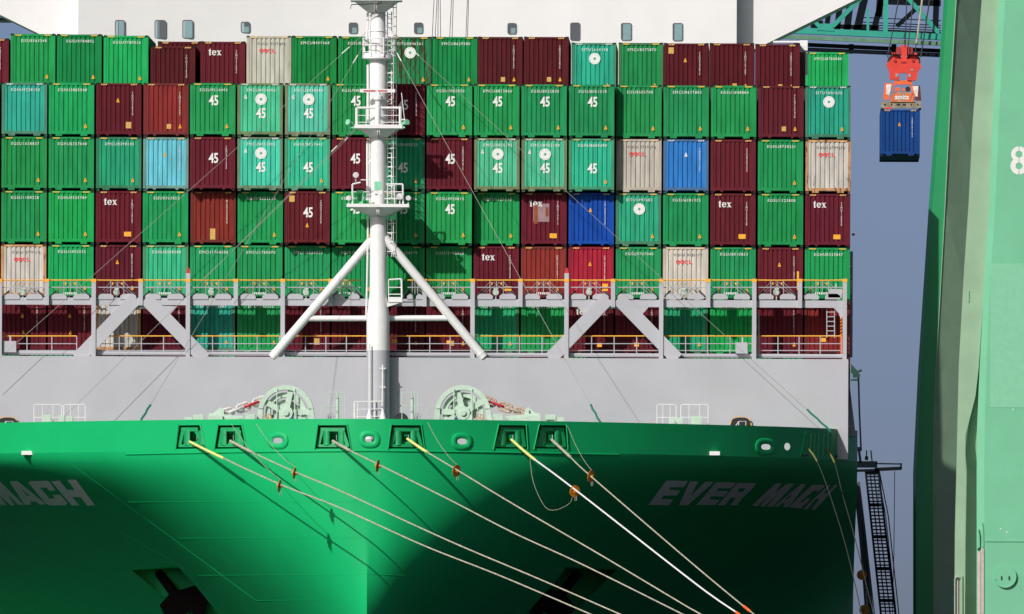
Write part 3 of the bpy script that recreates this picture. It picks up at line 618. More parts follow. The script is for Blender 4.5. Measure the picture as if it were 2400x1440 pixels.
# ------------------------------------------------------------------ deck gear behind the bulwark
def windlass(cx, sg):
    Y = -14.0; c = Q(cx, 968, Y); b = MB(); R0, R1 = M(54, Y), M(65, Y)
    b.ring(c, R0, R1, Y - .3, Y + .9, 36, math.radians(8), math.radians(172))
    for s_ in (-1, 1):
        b.prism([(c[0] + s_ * R0 * .99, c[1] + .22), (c[0] + s_ * R1 * .99, c[1] + .22), (c[0] + s_ * R1 * 1.13, c[1] - 1.1), (c[0] + s_ * R0 * 1.02, c[1] - 1.1)], Y - .3, Y + .9)
    o = b.build('windlass', MINT, SHIP, smooth=True)
    b = MB(); b.ring(c, M(37, Y), M(48, Y), Y + .02, Y + 1.3, 36); b.build('gypsy_rim', MINT, o, smooth=True)
    b = MB(); b.ring(c, .02, M(31, Y), Y + .35, Y + 1.1, 30); b.build('drum_flange', MINT, o, smooth=True)
    for k in range(6):
        a = k * math.pi / 3 + .3; b = MB(); b.cbox((c[0] + M(37, Y) * math.cos(a), Y + .75, c[1] + M(37, Y) * math.sin(a)), (M(16, Y), .5, M(13, Y))); b.build('gypsy_whelp', MINT, o)
    for a in ((78, 152, 3, -28, 215) if sg < 0 else (104, 30, 177, 208, -38)):
        a = math.radians(a); b = MB(); d = Vector((math.cos(a), 0, math.sin(a)))
        b.bar(Vector((c[0], Y - .05, c[1])) + d * M(12, Y), Vector((c[0], Y - .05, c[1])) + d * M(56, Y), .30, .22, (0, 1, 0)); b.build('spoke', MINT, o)
    b = MB(); b.prism([(c[0] + M(17, Y) * math.cos(2 * math.pi * k / 9), c[1] + M(17, Y) * math.sin(2 * math.pi * k / 9)) for k in range(9)], Y - .3, Y + .3); b.ring(c, .01, M(7, Y), Y - .42, Y - .29, 16); b.build('hub', MINT, o)
    b = MB(); b.prism([(c[0] + x * M(1, Y), c[1] + z * M(1, Y)) for x, z in ((-sg * 4, -4), (sg * 20, -4), (sg * 42, -32), (-sg * 30, -32))], Y - .26, Y - .2); b.build('cover_plate', MINT, o)
    b = MB(); p = P(cx - sg * 16, 982, Y); b.cbox((p.x, Y - .28, p.z), (M(8), .03, M(4))); b.build('maker_plate', mat('blue_plate', lin(40, 80, 160), .5), o)
    for dx in (-21, 21): rail('guard_bar', [P(cx + dx, 912, Y - .35), P(cx + dx, 992, Y - .35)], M(1.6), MINT, o)
    b = MB(); hx = cx + sg * 42 if sg < 0 else cx + 40; hc = Q(hx, 980, Y - .6); b.ring(hc, M(8), M(9.5), Y - .65, Y - .58, 18); 
    for k in range(5): a = k * 1.2566; b.tube([(hc[0], Y - .6, hc[1]), (hc[0] + M(8) * math.cos(a), Y - .6, hc[1] + M(8) * math.sin(a))], .02, 5)
    b.build('brake_wheel', mat('rusty_wheel', lin(190, 130, 80), .7, noise=.4, rust=.8), o)
    # stopper, roller and gear boxes towards the chain
    for px, py, w_, h_, dp in ((83, 981, 22, 20, .8), (150, 972, 10, 22, .4), (165, 982, 34, 14, .9), (205, 978, 24, 12, .7), (228, 984, 18, 12, .5), (128, 984, 40, 10, .6)):
        b = MB(); p = P(cx + sg * px, py, Y - .5); b.cbox(p, (M(w_), dp, M(h_))); b.cbox((p.x, p.y, p.z - M(h_)), (M(w_ * .7), dp * .7, M(h_ * 1.6))); b.build('chain_stopper', MINT, o)
    b = MB(); b.bar(P(cx + sg * 100, 979, Y - .5), P(cx + sg * 180, 972, Y - .5), .16, .5); b.bar(P(cx + sg * 170, 975, Y - .3), P(cx + sg * 150, 958, Y - .3), .2, .5); b.build('stopper_bar', MINT, o)
    return o
def chain_path(pts_, n):
    seg = [(pts_[i + 1] - pts_[i]).length for i in range(len(pts_) - 1)]; tot = sum(seg); out = []
    for k in range(n):
        s_ = tot * (k + .5) / n; i = 0
        while i < len(seg) - 1 and s_ > seg[i]: s_ -= seg[i]; i += 1
        out.append((pts_[i].lerp(pts_[i + 1], s_ / seg[i]), (pts_[i + 1] - pts_[i]).normalized()))
    return out
def link_mesh(m_):
    b = MB(); pts_ = []
    for k in range(24):
        a = 2 * math.pi * k / 24; x = .20 * math.copysign(1, math.cos(a)) + .19 * math.cos(a); pts_.append((x, 0, .20 * math.sin(a)))
    b.tube(pts_ + [pts_[0]], .072, 8, False); b.tube([(0, 0, -.2), (0, 0, .2)], .05, 6); return b.mesh('chain_link', m_, True)
LINKS = {m_.name: link_mesh(m_) for m_ in (CHAINW, CHAINR, RED)}
for cx, sg, base in ((670, -1, CHAINW), (1085, 1, CHAINR)):
    windlass(cx, sg)
    ch = empty('anchor_chain', (0, 0, 0)); ch.parent = SHIP
    pts_ = [P(cx + sg * a, b, -14.0 + dy) for a, b, dy in ((52, 938, .5), (85, 950, .2), (120, 962, -.1), (168, 976, -.4))]
    for k, (p, d) in enumerate(chain_path(pts_, 6)):
        mm = RED if k == 1 else base; o = bpy.data.objects.new('chain_link', LINKS[mm.name]); link(o, ch)
        X = d; Z = Vector((0, 1, 0)).cross(X).normalized() * -1; Yv = Z.cross(X)
        if k % 2: Z, Yv = Yv, -Z
        o.matrix_world = Matrix(((X.x, Yv.x, Z.x, p.x), (X.y, Yv.y, Z.y, p.y), (X.z, Yv.z, Z.z, p.z), (0, 0, 0, 1)))
# vent pipes with guard frames, hand wheels, pipe mouth
for px, fx in ((791, (770, 808)), (966, (942, 979))):
    Y = -18; b = MB(); lathe(b, px, [(2, 919), (2, 932), (4, 934), (4, 995)], Y, 10); v = b.build('vent_pipe', MINT, SHIP, smooth=True)
    for a, b2 in (((fx[0], 920), (fx[1], 920)), ((fx[0], 920), (fx[0], 1000)), ((fx[1], 920), (fx[1], 1000)), ((fx[0], 952), (fx[1] + 4, 952)), ((px + 6, 920), (px + 6, 1000))): rail('guard_frame', [P(*a, Y - .5), P(*b2, Y - .5)], M(1), MINT, v)
    b = MB(); hc = Q(px + (-16 if px < 880 else 12), 977, Y - .6); b.ring(hc, M(7.5), M(9), Y - .65, Y - .6, 18)
    for k in range(5): a = k * 1.2566; b.tube([(hc[0], Y - .62, hc[1]), (hc[0] + M(8) * math.cos(a), Y - .62, hc[1] + M(8) * math.sin(a))], .015, 5)
    b.tube([(hc[0], Y - .55, hc[1]), (hc[0], Y - .5, hc[1] - 1.2)], .05, 6); b.build('hand_wheel', GREYD, v)
b = MB(); p = P(940, 984, -12); b.tube([p + Vector((0, .0, 0)), p + Vector((0, 1.4, 0))], M(16), 20); b.build('rope_reel', BLACK, SHIP)
for px in (752, 1003): rail('arch_frame', [P(px, 1000, -17), P(px, 962, -17), P(px + 5, 954, -17), P(px + 14, 951, -17), P(px + 20, 957, -17), P(px + 22, 1000, -17)], M(.8), MINT, SHIP)
# guard rails and cabinets on both quarters
for g_, sgn in (([(80, 145), (150, 200)], 1), ([(1540, 1585), (1596, 1660)], 1)):
    for x0, x1 in g_:
        Y = -9; rl = rail('deck_guard_rail', [P(x0, 1010, Y), P(x0, 951, Y), P(x0 + 3, 948.5, Y), P(x1 - 3, 948.5, Y), P(x1, 951, Y), P(x1, 1010, Y)], M(1.3), WHITE, SHIP)
        rail('mid_rail', [P(x0, 979, Y), P(x1, 979, Y)], M(1.2), WHITE, rl)
        for u in (.3, .68): rail('stanchion', [P(x0 + (x1 - x0) * u, 949, Y), P(x0 + (x1 - x0) * u, 1005, Y)], M(.9), WHITE, rl)
for px, py, w_, h_ in ((110, 986, 22, 26), (145, 985, 14, 24), (164, 988, 15, 24), (1575, 991, 14, 20), (1594, 990, 15, 22), (1632, 989, 26, 26)):
    b = MB(); p = P(px, py, -9.6); b.cbox(p, (M(w_), .55, M(h_))); b.cbox((p.x, p.y, p.z - M(h_)), (M(w_ * .55), .3, M(h_ * 1.7))); o = b.build('cabinet', MINT, SHIP)
    b = MB(); b.cbox((p.x, p.y - .28, p.z), (M(w_ * .8), .03, M(h_ * .8))); b.build('cabinet_door', MINT, o)
# dark doorways with striped arches, set in the breakwater
for cx in (18, 1736):
    Y = -2.6; b = MB(); prof = [(-24, 1016), (-24, 990), (-18, 982), (-8, 979), (8, 979), (18, 982), (24, 990), (24, 1016)]
    b.prism([Q(cx + x, y_, Y) for x, y_ in prof], Y, Y + .35); o = b.build('reel_opening', BLACK, SHIP)
    for k in range(6):
        a0 = math.pi * (k + .1) / 6; a1 = math.pi * (k + .6) / 6
        b = MB(); f = lambda a, r: Q(cx + r * 24 * math.cos(a) , 1000 - r * 21 * min(1, 1.25 * math.sin(a)), Y)
        b.prism([f(a0, 1.0), f(a1, 1.0), f(a1, 1.1), f(a0, 1.1)], Y - .04, Y - .01); b.build('hazard_stripe', YEL, o)
    for a in ([(cx - 6, 1012), (cx - 4, 988), (cx + 12, 988), (cx + 12, 1012)], [(cx - 4, 988), (cx - 16, 1004)]): rail('hand_rail', [P(x, y_, Y - .3) for x, y_ in a], M(1), WHITE, o)
# stays of rope from the bulwark to the rat guards are built with the mooring lines

# ------------------------------------------------------------------ wheelhouse block behind the containers
YH = 80.0
def fy(px): return YH - 2.3 * min(1.0, max(0.0, (800 - px) / 613)) ** 1.3
hs = MB(); cols_ = [187 + (1727 - 187) * k / 22 for k in range(23)]
top = [(P(x, -70, YH).x, fy(x)) for x in cols_]; zt2, zb2 = P(950, -70, YH).z, P(950, 330, YH).z
n = len(top)
hs.add([(x, y, zt2) for x, y in top] + [(x, y, zb2) for x, y in top] + [(x, 100, zt2) for x, y in top] + [(x, 100, zb2) for x, y in top],
       [(i, i + 1, n + i + 1, n + i) for i in range(n - 1)] + [(2 * n + i, 3 * n + i, 3 * n + i + 1, 2 * n + i + 1) for i in range(n - 1)] + [(i, 2 * n + i, 2 * n + i + 1, i + 1) for i in range(n - 1)] + [(0, n, 3 * n, 2 * n), (n - 1, 3 * n - 1, 4 * n - 1, 2 * n - 1)])
HS = hs.build('wheelhouse', HOUSE, SHIP, smooth=True)
wg = MB(); YW = YH + 1.55
wg.prism([Q(1727, 135, YW), Q(1800, 101, YW), Q(2030, -12, YW), Q(2160, -75, YW), Q(1690, -75, YW), Q(1690, 330, YW), Q(1727, 330, YW)], YW, YW + 5); wg.build('bridge_wing', HOUSE, HS)
wg = MB(); wg.prism([Q(215, 330, YW), Q(215, -75, YW), Q(-180, -75, YW), Q(-140, -33, YW), Q(0, 36, YW), Q(88, 79, YW), Q(187, 128, YW), Q(187, 330, YW)], YW - 1.4, YW + 5); wg.build('bridge_wing', HOUSE, HS)
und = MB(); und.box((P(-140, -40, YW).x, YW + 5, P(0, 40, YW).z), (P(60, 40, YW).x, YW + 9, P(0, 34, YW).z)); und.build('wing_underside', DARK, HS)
def rrect(x0, y0, x1, y1, r, n=4):
    out = []
    for cx, cy, a0 in ((x1 - r, y0 + r, -90), (x1 - r, y1 - r, 0), (x0 + r, y1 - r, 90), (x0 + r, y0 + r, 180)):
        for k in range(n + 1): a = math.radians(a0 + 90 * k / n); out.append((cx + r * math.cos(a), cy + r * math.sin(a)))
    return out
for x0, y0, x1, y1, cu in ((270, 48, 292, 92, .5), (363, 48, 388, 90, 0), (428, 48, 452, 90, 1), (565, 52, 585, 77, .6), (818, 54, 838, 79, .6), (971, 54, 991, 79, .6), (1190, 55, 1210, 80, .6), (1337, 54, 1359, 95, -1), (1456, 55, 1480, 95, 1), (1577, 55, 1600, 96, 1)):
    Yf = fy((x0 + x1) / 2); o_ = rrect(x0 - .8, y0 - .8, x1 + .8, y1 + .8, 5); i_ = rrect(x0 + 1, y0 + 1, x1 - 1, y1 - 1, 4); m_ = len(o_)
    b = MB(); A = [Q(a, c, Yf) for a, c in o_]; B = [Q(a, c, Yf) for a, c in i_]
    b.add([(x, Yf - .05, z) for x, z in A] + [(x, Yf - .05, z) for x, z in B] + [(x, Yf + .1, z) for x, z in A] + [(x, Yf + .05, z) for x, z in B],
          [(k, (k + 1) % m_, m_ + (k + 1) % m_, m_ + k) for k in range(m_)] + [(k, 2 * m_ + k, 2 * m_ + (k + 1) % m_, (k + 1) % m_) for k in range(m_)] + [(m_ + k, m_ + (k + 1) % m_, 3 * m_ + (k + 1) % m_, 3 * m_ + k) for k in range(m_)])
    b.build('window_frame', mat('window_gasket', lin(95, 100, 108), .6), HS)
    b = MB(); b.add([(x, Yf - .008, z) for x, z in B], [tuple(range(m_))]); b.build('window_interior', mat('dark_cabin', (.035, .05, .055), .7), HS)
    if cu > 0:
        b = MB(); xa_, xb_ = x0 + (x1 - x0) * (.38 if cu < .9 else .18), x1 - 1.5; k = 14; yt = y0 + (1.5 if cu == 1 else (y1 - y0) * .45 if cu > .55 else 1.5)
        L_ = [P(xa_ + (xb_ - xa_) * j / k, yt, Yf) for j in range(k + 1)]; D_ = [P(xa_ + (xb_ - xa_) * j / k, y1 - 1.2, Yf) for j in range(k + 1)]
        b.add([(p.x, Yf - .022 + .008 * (-1) ** j, p.z) for j, p in enumerate(L_)] + [(p.x, Yf - .022 + .008 * (-1) ** j, p.z) for j, p in enumerate(D_)], [(j, j + 1, k + 2 + j, k + 1 + j) for j in range(k)]); b.build('curtain', CURT, HS)
    elif cu == 0:
        b = MB(); b.add([P(x0 + 1.2, y0 + 1.5, Yf - .02), P(x0 + 11, y0 + 1.5, Yf - .02), P(x0 + 11, y1 - 1.5, Yf - .02), P(x0 + 1.2, y1 - 1.5, Yf - .02)], [(0, 1, 2, 3)]); b.build('curtain', mat('grey_blind', lin(110, 128, 132), .7), HS)
    b = MB(); b.add([(x, Yf - .040, z) for x, z in B], [tuple(range(m_))]); b.build('window_pane', GLASS, HS)

# gangway and davit on the right side of the ship
GW = MB(); Yg = 60; a, b2 = P(2043, 1105, Yg), P(2084, 1470, Yg)
for dx in (-14, -4, 5, 16): GW.bar(a + Vector((M(dx, Yg), 0, 0)), b2 + Vector((M(dx * 1.15, Yg), 0, 0)), M(5 if abs(dx) > 10 else 3, Yg), .3)
GWO = GW.build('gangway', SHADE_STEEL, SHIP)  # the ship's shadow on gangway and davit is put into their colour
for k in range(44):
    u = (k + .5) / 44; p = a.lerp(b2, u); b = MB(); b.bar(p + Vector((-M(15, Yg), 0, 0)), p + Vector((M(17, Yg), 0, 0)), M(3.0 if k % 9 else 9, Yg) * 0 + .25, M(3.4 if k % 9 else 8, Yg), (0, 0, 1)); b.build('gangway_step', SHADE_STEEL, GWO)
for pts_, r_ in (([(2060, 1100), (2082, 1210), (2110, 1470)], 1.5), ([(2056, 1100), (2076, 1210), (2104, 1470)], 1.2), ([(2020, 1220), (2042, 1440)], 1.1), ([(2026, 1230), (2050, 1440)], 1.2), ([(2097, 1105), (2095, 1300), (2091, 1450)], 1.0), ([(2060, 1105), (2059, 1180)], .8)): rail('gangway_fall', [P(x, y_, Yg) for x, y_ in pts_], M(r_, Yg), SHADE_STEEL, GWO)
b = MB()
for p0, p1, w_ in (((1998, 1089), (2056, 1089), 15), ((2050, 1101), (2113, 1098), 8), ((2052, 1087), (2112, 1088), 3), ((2112, 1086), (2112, 1100), 4), ((1998, 1104), (2060, 1102), 6), ((1998, 1052), (2020, 1053), 9), ((2004, 1056), (2004, 1085), 6), ((2013, 1055), (2017, 1085), 6), ((2031, 1056), (2031, 1075), 3), ((2041, 1056), (2044, 1082), 3), ((2031, 1070), (2031, 1079), 8)):
    b.bar(P(*p0, Yg), P(*p1, Yg), M(w_, Yg), .5)
b.build('davit', SHADE_STEEL, GWO)
rail('davit_rope', [P(2012, 885, Yg), P(2014, 960, Yg), P(2018, 1055, Yg)], M(2.4, Yg), SHADE_STEEL, GWO)
b = MB(); b.prism([Q(1995, 853, Yg), Q(2012, 872, Yg), Q(2010, 884, Yg), Q(1994, 874, Yg)], Yg, Yg + .5); b.bar(P(2008, 873, Yg), P(2020, 868, Yg), .14, .3); b.cbox(P(2007, 881, Yg), (M(17, Yg), .5, M(9, Yg))); b.bar(P(1994, 891, Yg), P(2012, 891, Yg), .1, .2); b.build('davit_head', mat('dark_green_steel', lin(30, 75, 60), .5), GWO)

# ------------------------------------------------------------------ containers
CW, CH = 2.438, 2.896
def text_mesh(s, size, m_, bold=0.0, spacing=1.0, name='number', vertical=False, sx=1.0):
    cu = bpy.data.curves.new('t', 'FONT'); cu.body = '\n'.join(s) if vertical else s; cu.size = size; cu.align_x = 'CENTER'; cu.align_y = 'CENTER' if not vertical else 'TOP'
    cu.resolution_u = 2; cu.offset = bold; cu.space_character = spacing; cu.fill_mode = 'FRONT'
    if vertical: cu.space_line = .82
    o = bpy.data.objects.new('t', cu); me = bpy.data.meshes.new_from_object(o); bpy.data.objects.remove(o); bpy.data.curves.remove(cu)
    me.transform(Matrix.Rotation(math.radians(90), 4, 'X') @ Matrix.Scale(sx, 4, (1, 0, 0))); me.name = name; me.materials.clear(); me.materials.append(m_); return me
TXT = {}
def text(s, kind):
    k = (s, kind)
    if k not in TXT:
        TXT[k] = {'num': lambda: text_mesh(s, .215, MARK, .0, 1.22), 'vert': lambda: text_mesh(s, .14, MARK, .0, 1, vertical=True), 'num_d': lambda: text_mesh(s, .19, MARKB, .004, 1.25),
                  'big': lambda: text_mesh(s, .74, MARK, .016, .95, 'size_mark', sx=.74)}[kind]()
    return TXT[k]
def shell_mesh(L):
    b = MB(); n = int(L / .28); ys = []; d = .036
    for s_ in (-1, 1):
        pts_ = []
        for k in range(n):
            y0 = .12 + (L - .24) * k / n; w_ = (L - .24) / n
            pts_ += [(y0, d), (y0 + w_ * .3, d), (y0 + w_ * .5, 0), (y0 + w_ * .8, 0)]
        pts_.append((L - .12, d)); X = lambda e: s_ * (CW / 2 - .01 - e)
        b.add([(X(e), y, .16) for y, e in pts_] + [(X(e), y, CH - .1) for y, e in pts_], [(i, i + 1, len(pts_) + i + 1, len(pts_) + i) for i in range(len(pts_) - 1)])
        b.box((s_ * CW / 2 - (.0 if s_ < 0 else .06), .16, .02), (s_ * CW / 2 + (.06 if s_ < 0 else 0), L - .16, .18)); b.box((s_ * CW / 2 - (0 if s_ < 0 else .06), .16, CH - .10), (s_ * CW / 2 + (.06 if s_ < 0 else 0), L - .16, CH - .012))
    b.box((-CW / 2 + .05, .14, CH - .045), (CW / 2 - .05, L - .05, CH - .02)); b.box((-CW / 2 + .05, .14, .10), (CW / 2 - .05, L - .05, .15)); b.box((-CW / 2 + .002, L - .12, .0), (CW / 2 - .002, L, CH - .004))
    return b.mesh('box_shell', M_CONT)
def frame_mesh(v):
    b = MB(); h = CW / 2
    for s_ in (-1, 1): b.box((s_ * h - (0 if s_ < 0 else .15), 0, .115), (s_ * h + (.15 if s_ < 0 else 0), .14, CH - .115))
    b.box((-h + .17, .0, CH - .13), (h - .17, .12, CH - .02)); b.box((-h + .15, .012, .14), (h - .15, .12, .285))
    if v == 'A':
        for s_ in (-1, 1): b.box((min(s_ * .50, s_ * .86), .014, .03), (max(s_ * .50, s_ * .86), .12, .139))
    else:
        for s_ in (-1, 1): b.prism([(s_ * .50, .139), (s_ * .72, .139), (s_ * .64, .045), (s_ * .56, .045)][::s_], .014, .12); b.prism([(s_ * .92, .139), (s_ * 1.05, .139), (s_ * 1.05, .05), (s_ * 1.02, .05)][::s_], .014, .12)
    return b.mesh('end_frame', M_CONT)
def panel_mesh():
    b = MB(); x = -CW / 2 + .15; pts_ = []; per = (CW - .30) / 8.55; o_, i_ = .024, .088
    while x < CW / 2 - .16:
        pts_ += [(x, o_), (min(x + per * .50, CW / 2 - .15), o_)]
        if x + per * .60 < CW / 2 - .15: pts_ += [(x + per * .58, i_), (x + per * .84, i_)]
        x += per
    pts_ = [(a, d) for a, d in pts_ if a <= CW / 2 - .149]; pts_.append((CW / 2 - .15, pts_[-1][1])); n = len(pts_)
    b.add([(a, d, .28) for a, d in pts_] + [(a, d, CH - .125) for a, d in pts_], [(k, k + 1, n + k + 1, n + k) for k in range(n - 1)]); return b.mesh('end_panel', M_CONT)
def casting_mesh():
    b = MB(); w_, d, h = .178, .162, .118; b.box((-w_ / 2, -.006, -h / 2), (w_ / 2, d, h / 2)); me = b.mesh('corner_casting', [M_CONT, BLACK])
    bm = bmesh.new(); bm.from_mesh(me); f = min(bm.faces, key=lambda f: f.calc_center_median().y)
    r = bmesh.ops.inset_region(bm, faces=[f], thickness=.036); bmesh.ops.translate(bm, verts=f.verts, vec=(0, .05, 0)); f.material_index = 1; bm.to_mesh(me); bm.free(); return me
SHELL = {L: shell_mesh(L) for L in (6.058, 12.192, 13.716)}; FRAME = {v: frame_mesh(v) for v in 'AB'}; PANEL = panel_mesh(); CAST = casting_mesh()
def tri_mesh(m1, m2, name):
    b = MB(); b.prism([(-.085, 0), (.085, 0), (.055, .10), (.015, .21), (-.015, .21), (-.055, .10)], 0, .004); b.m = 1; b.prism([(-.015, .045), (.015, .045), (.010, .13), (-.010, .13)], -.003, 0.0005); return b.mesh(name, [m1, m2])
TRI_Y = tri_mesh(STICK, mat('sticker_print', lin(120, 80, 20), .6), 'warning_triangle'); TRI_W = tri_mesh(MARK, MARKB, 'white_triangle')
def rect_mesh(w_, h, m_, name): return MB().box((-w_ / 2, 0, -h / 2), (w_ / 2, .004, h / 2)).mesh(name, m_)
SQ = rect_mesh(.29, .34, TAN, 'data_label'); SQ2 = rect_mesh(.38, .25, STICK, 'data_label'); STRIP = rect_mesh(.11, 1.0, STICK, 'label_strip')
def stripe_mesh(m_, solid):
    b = MB()
    if solid: b.prism([(-.17, -.035), (.17, -.035), (.17, .015), (-.17, .015)], 0, .004)
    else:
        for k in range(4): b.prism([(-.16 + .085 * k, -.05), (-.115 + .085 * k, -.05), (-.075 + .085 * k, .025), (-.12 + .085 * k, .025)], 0, .004)
    return b.mesh('hazard_stripe', m_)
ST_S, ST_Y, ST_W = stripe_mesh(YEL, True), stripe_mesh(mat('stripe_yellow', lin(245, 200, 110), .5), False), stripe_mesh(MARK, False)
def logo_mesh():
    b = MB(); n = 40; b.prism([(.31 * math.cos(2 * math.pi * k / n), .31 * math.sin(2 * math.pi * k / n)) for k in range(n)], 0, .004); b.m = 1
    b.prism([((.11 if k % 2 == 0 else .045) * math.cos(math.pi * k / 8), (.11 if k % 2 == 0 else .045) * math.sin(math.pi * k / 8)) for k in range(16)], -.004, .0)
    for k in range(14): a = 2 * math.pi * k / 14 + .2; b.prism([(.25 * math.cos(a) + dx, .25 * math.sin(a) + dz) for dx, dz in ((-.012, -.02), (.012, -.02), (.012, .02), (-.012, .02))], -.003, .0)
    return b.mesh('logo_disc', [MARK, LOGO])
LOGO_ME = logo_mesh()
def glyph_mesh(strokes, m_, name, w_=.06):
    b = MB()
    for st in strokes:
        for (x0, z0), (x1, z1) in zip(st, st[1:]):
            d = Vector((x1 - x0, 0, z1 - z0)); L_ = d.length; d.normalize(); e = d * w_ * .35; nn = Vector((-d.z, 0, d.x)) * w_ / 2
            a = Vector((x0, 0, z0)) - e; c = Vector((x1, 0, z1)) + e; b.add([a - nn, c - nn, c + nn, a + nn], [(0, 1, 2, 3)])
    return b.mesh(name, m_)
# heavy serif letters t e x, and the line name in red
def tex_mesh():
    b = MB(); pz = lambda pts_: b.prism([(x * .052 - .34, z * .052 - .17) for x, z in pts_], 0, .004)
    pz([(1.0, 0), (2.9, 0), (3.0, .5), (2.3, .7), (2.3, 7.2), (.9, 6.0), (.9, .6)]); pz([(0, 4.6), (3.2, 4.6), (3.2, 5.2), (0, 5.2)])
    c = (6.1, 2.6); r0, r1 = 1.15, 2.65; pts_ = [(c[0] + r1 * math.cos(a) * .9, c[1] + r1 * math.sin(a)) for a in [math.radians(d) for d in range(0, 331, 18)]]
    pts2 = [(c[0] + r0 * math.cos(a) * .85, c[1] + r1 * .72 * math.sin(a)) for a in [math.radians(d) for d in range(330, -1, -18)]]
    for k in range(len(pts_) - 1):
        q_ = [pts_[k], pts_[k + 1], pts2[len(pts2) - 2 - k], pts2[len(pts2) - 1 - k]]; pz(q_)
    pz([(4.6, 2.35), (8.4, 2.35), (8.4, 2.95), (4.6, 2.95)])
    pz([(8.9, 5.2), (10.5, 5.2), (13.6, 0), (12.0, 0)]); pz([(12.2, 5.2), (13.1, 5.2), (10.2, 0), (9.2, 0)]); pz([(8.6, 4.85), (10.9, 4.85), (10.9, 5.2), (8.6, 5.2)]); pz([(11.7, 0), (13.9, 0), (13.9, .4), (11.7, .4)]); pz([(11.7, 4.85), (13.6, 4.85), (13.6, 5.2), (11.7, 5.2)]); pz([(8.8, 0), (10.8, 0), (10.8, .4), (8.8, .4)])
    return b.mesh('lettering', MARK)
TEX = tex_mesh()
def line_mesh():
    b = MB()
    for x in (-.31, -.075): b.ring((x, 0), .055, .105, 0, .004, 18, sx=1.1)
    b.ring((.155, 0), .055, .105, 0, .004, 14, math.radians(50), math.radians(310)); b.box((.29, 0, -.105), (.35, .004, .105)); b.box((.345, .0005, -.105), (.44, .0045, -.05)); return b.mesh('lettering', MARKR)
LINE = line_mesh()
PATCH = {'pale': rect_mesh(.86, .98, mat('pale_paint_patch', lin(150, 120, 125), .6, noise=.2), 'paint_patch'), 'rust': rect_mesh(.2, 1.0, mat('rust_streak', lin(140, 70, 40), .8, noise=.3), 'rust_streak'), 'red': rect_mesh(.55, .42, mat('red_paint_patch', lin(120, 22, 30), .6), 'paint_patch'), 'frame': None}

KIND = {  # panel colour, frame colour, rust, words
 'Gb': ((24, 168, 86), None, .0, 'bright green'), 'G': ((30, 148, 80), None, .0, 'green'), 'Gd': ((14, 128, 60), None, .05, 'dark green'), 'Gf': ((26, 138, 76), (60, 118, 76), .2, 'green'),
 'GT': ((40, 166, 116), (62, 128, 90), .2, 'sea green'), 'LT': ((72, 192, 150), (104, 132, 96), .42, 'light teal'), 'LG': ((50, 184, 132), (70, 148, 100), .35, 'light green'), 'T': ((42, 164, 138), (70, 130, 104), .3, 'teal'), 'GR': ((34, 138, 84), (40, 110, 70), 1.66, 'rust blotched green'),
 'M': ((98, 24, 38), None, .05, 'maroon'), 'Md': ((86, 19, 29), None, .05, 'dark maroon'), 'R': ((136, 42, 40), (112, 42, 42), .25, 'faded brick red'), 'C': ((166, 34, 56), (140, 34, 50), .05, 'crimson'),
 'W': ((198, 193, 182), (190, 180, 165), .3, 'light grey'), 'Wr': ((200, 196, 188), (196, 150, 108), .75, 'rusty light grey'), 'B': ((12, 74, 168), None, .02, 'blue'), 'Bl': ((46, 120, 192), (70, 104, 140), .35, 'mid blue'), 'S': ((104, 192, 208), (110, 150, 140), .4, 'sky blue'), 'N': ((18, 70, 140), None, .2, 'navy blue')}
GROUP = 'containers stacked on the bow'
N_CONT = [0]
ORD = ['leftmost', 'second', 'third', 'fourth', 'fifth', 'sixth', 'seventh', 'eighth', 'ninth', 'tenth', 'eleventh', 'twelfth', 'thirteenth', 'fourteenth', 'fifteenth', 'sixteenth', 'seventeenth', 'rightmost']
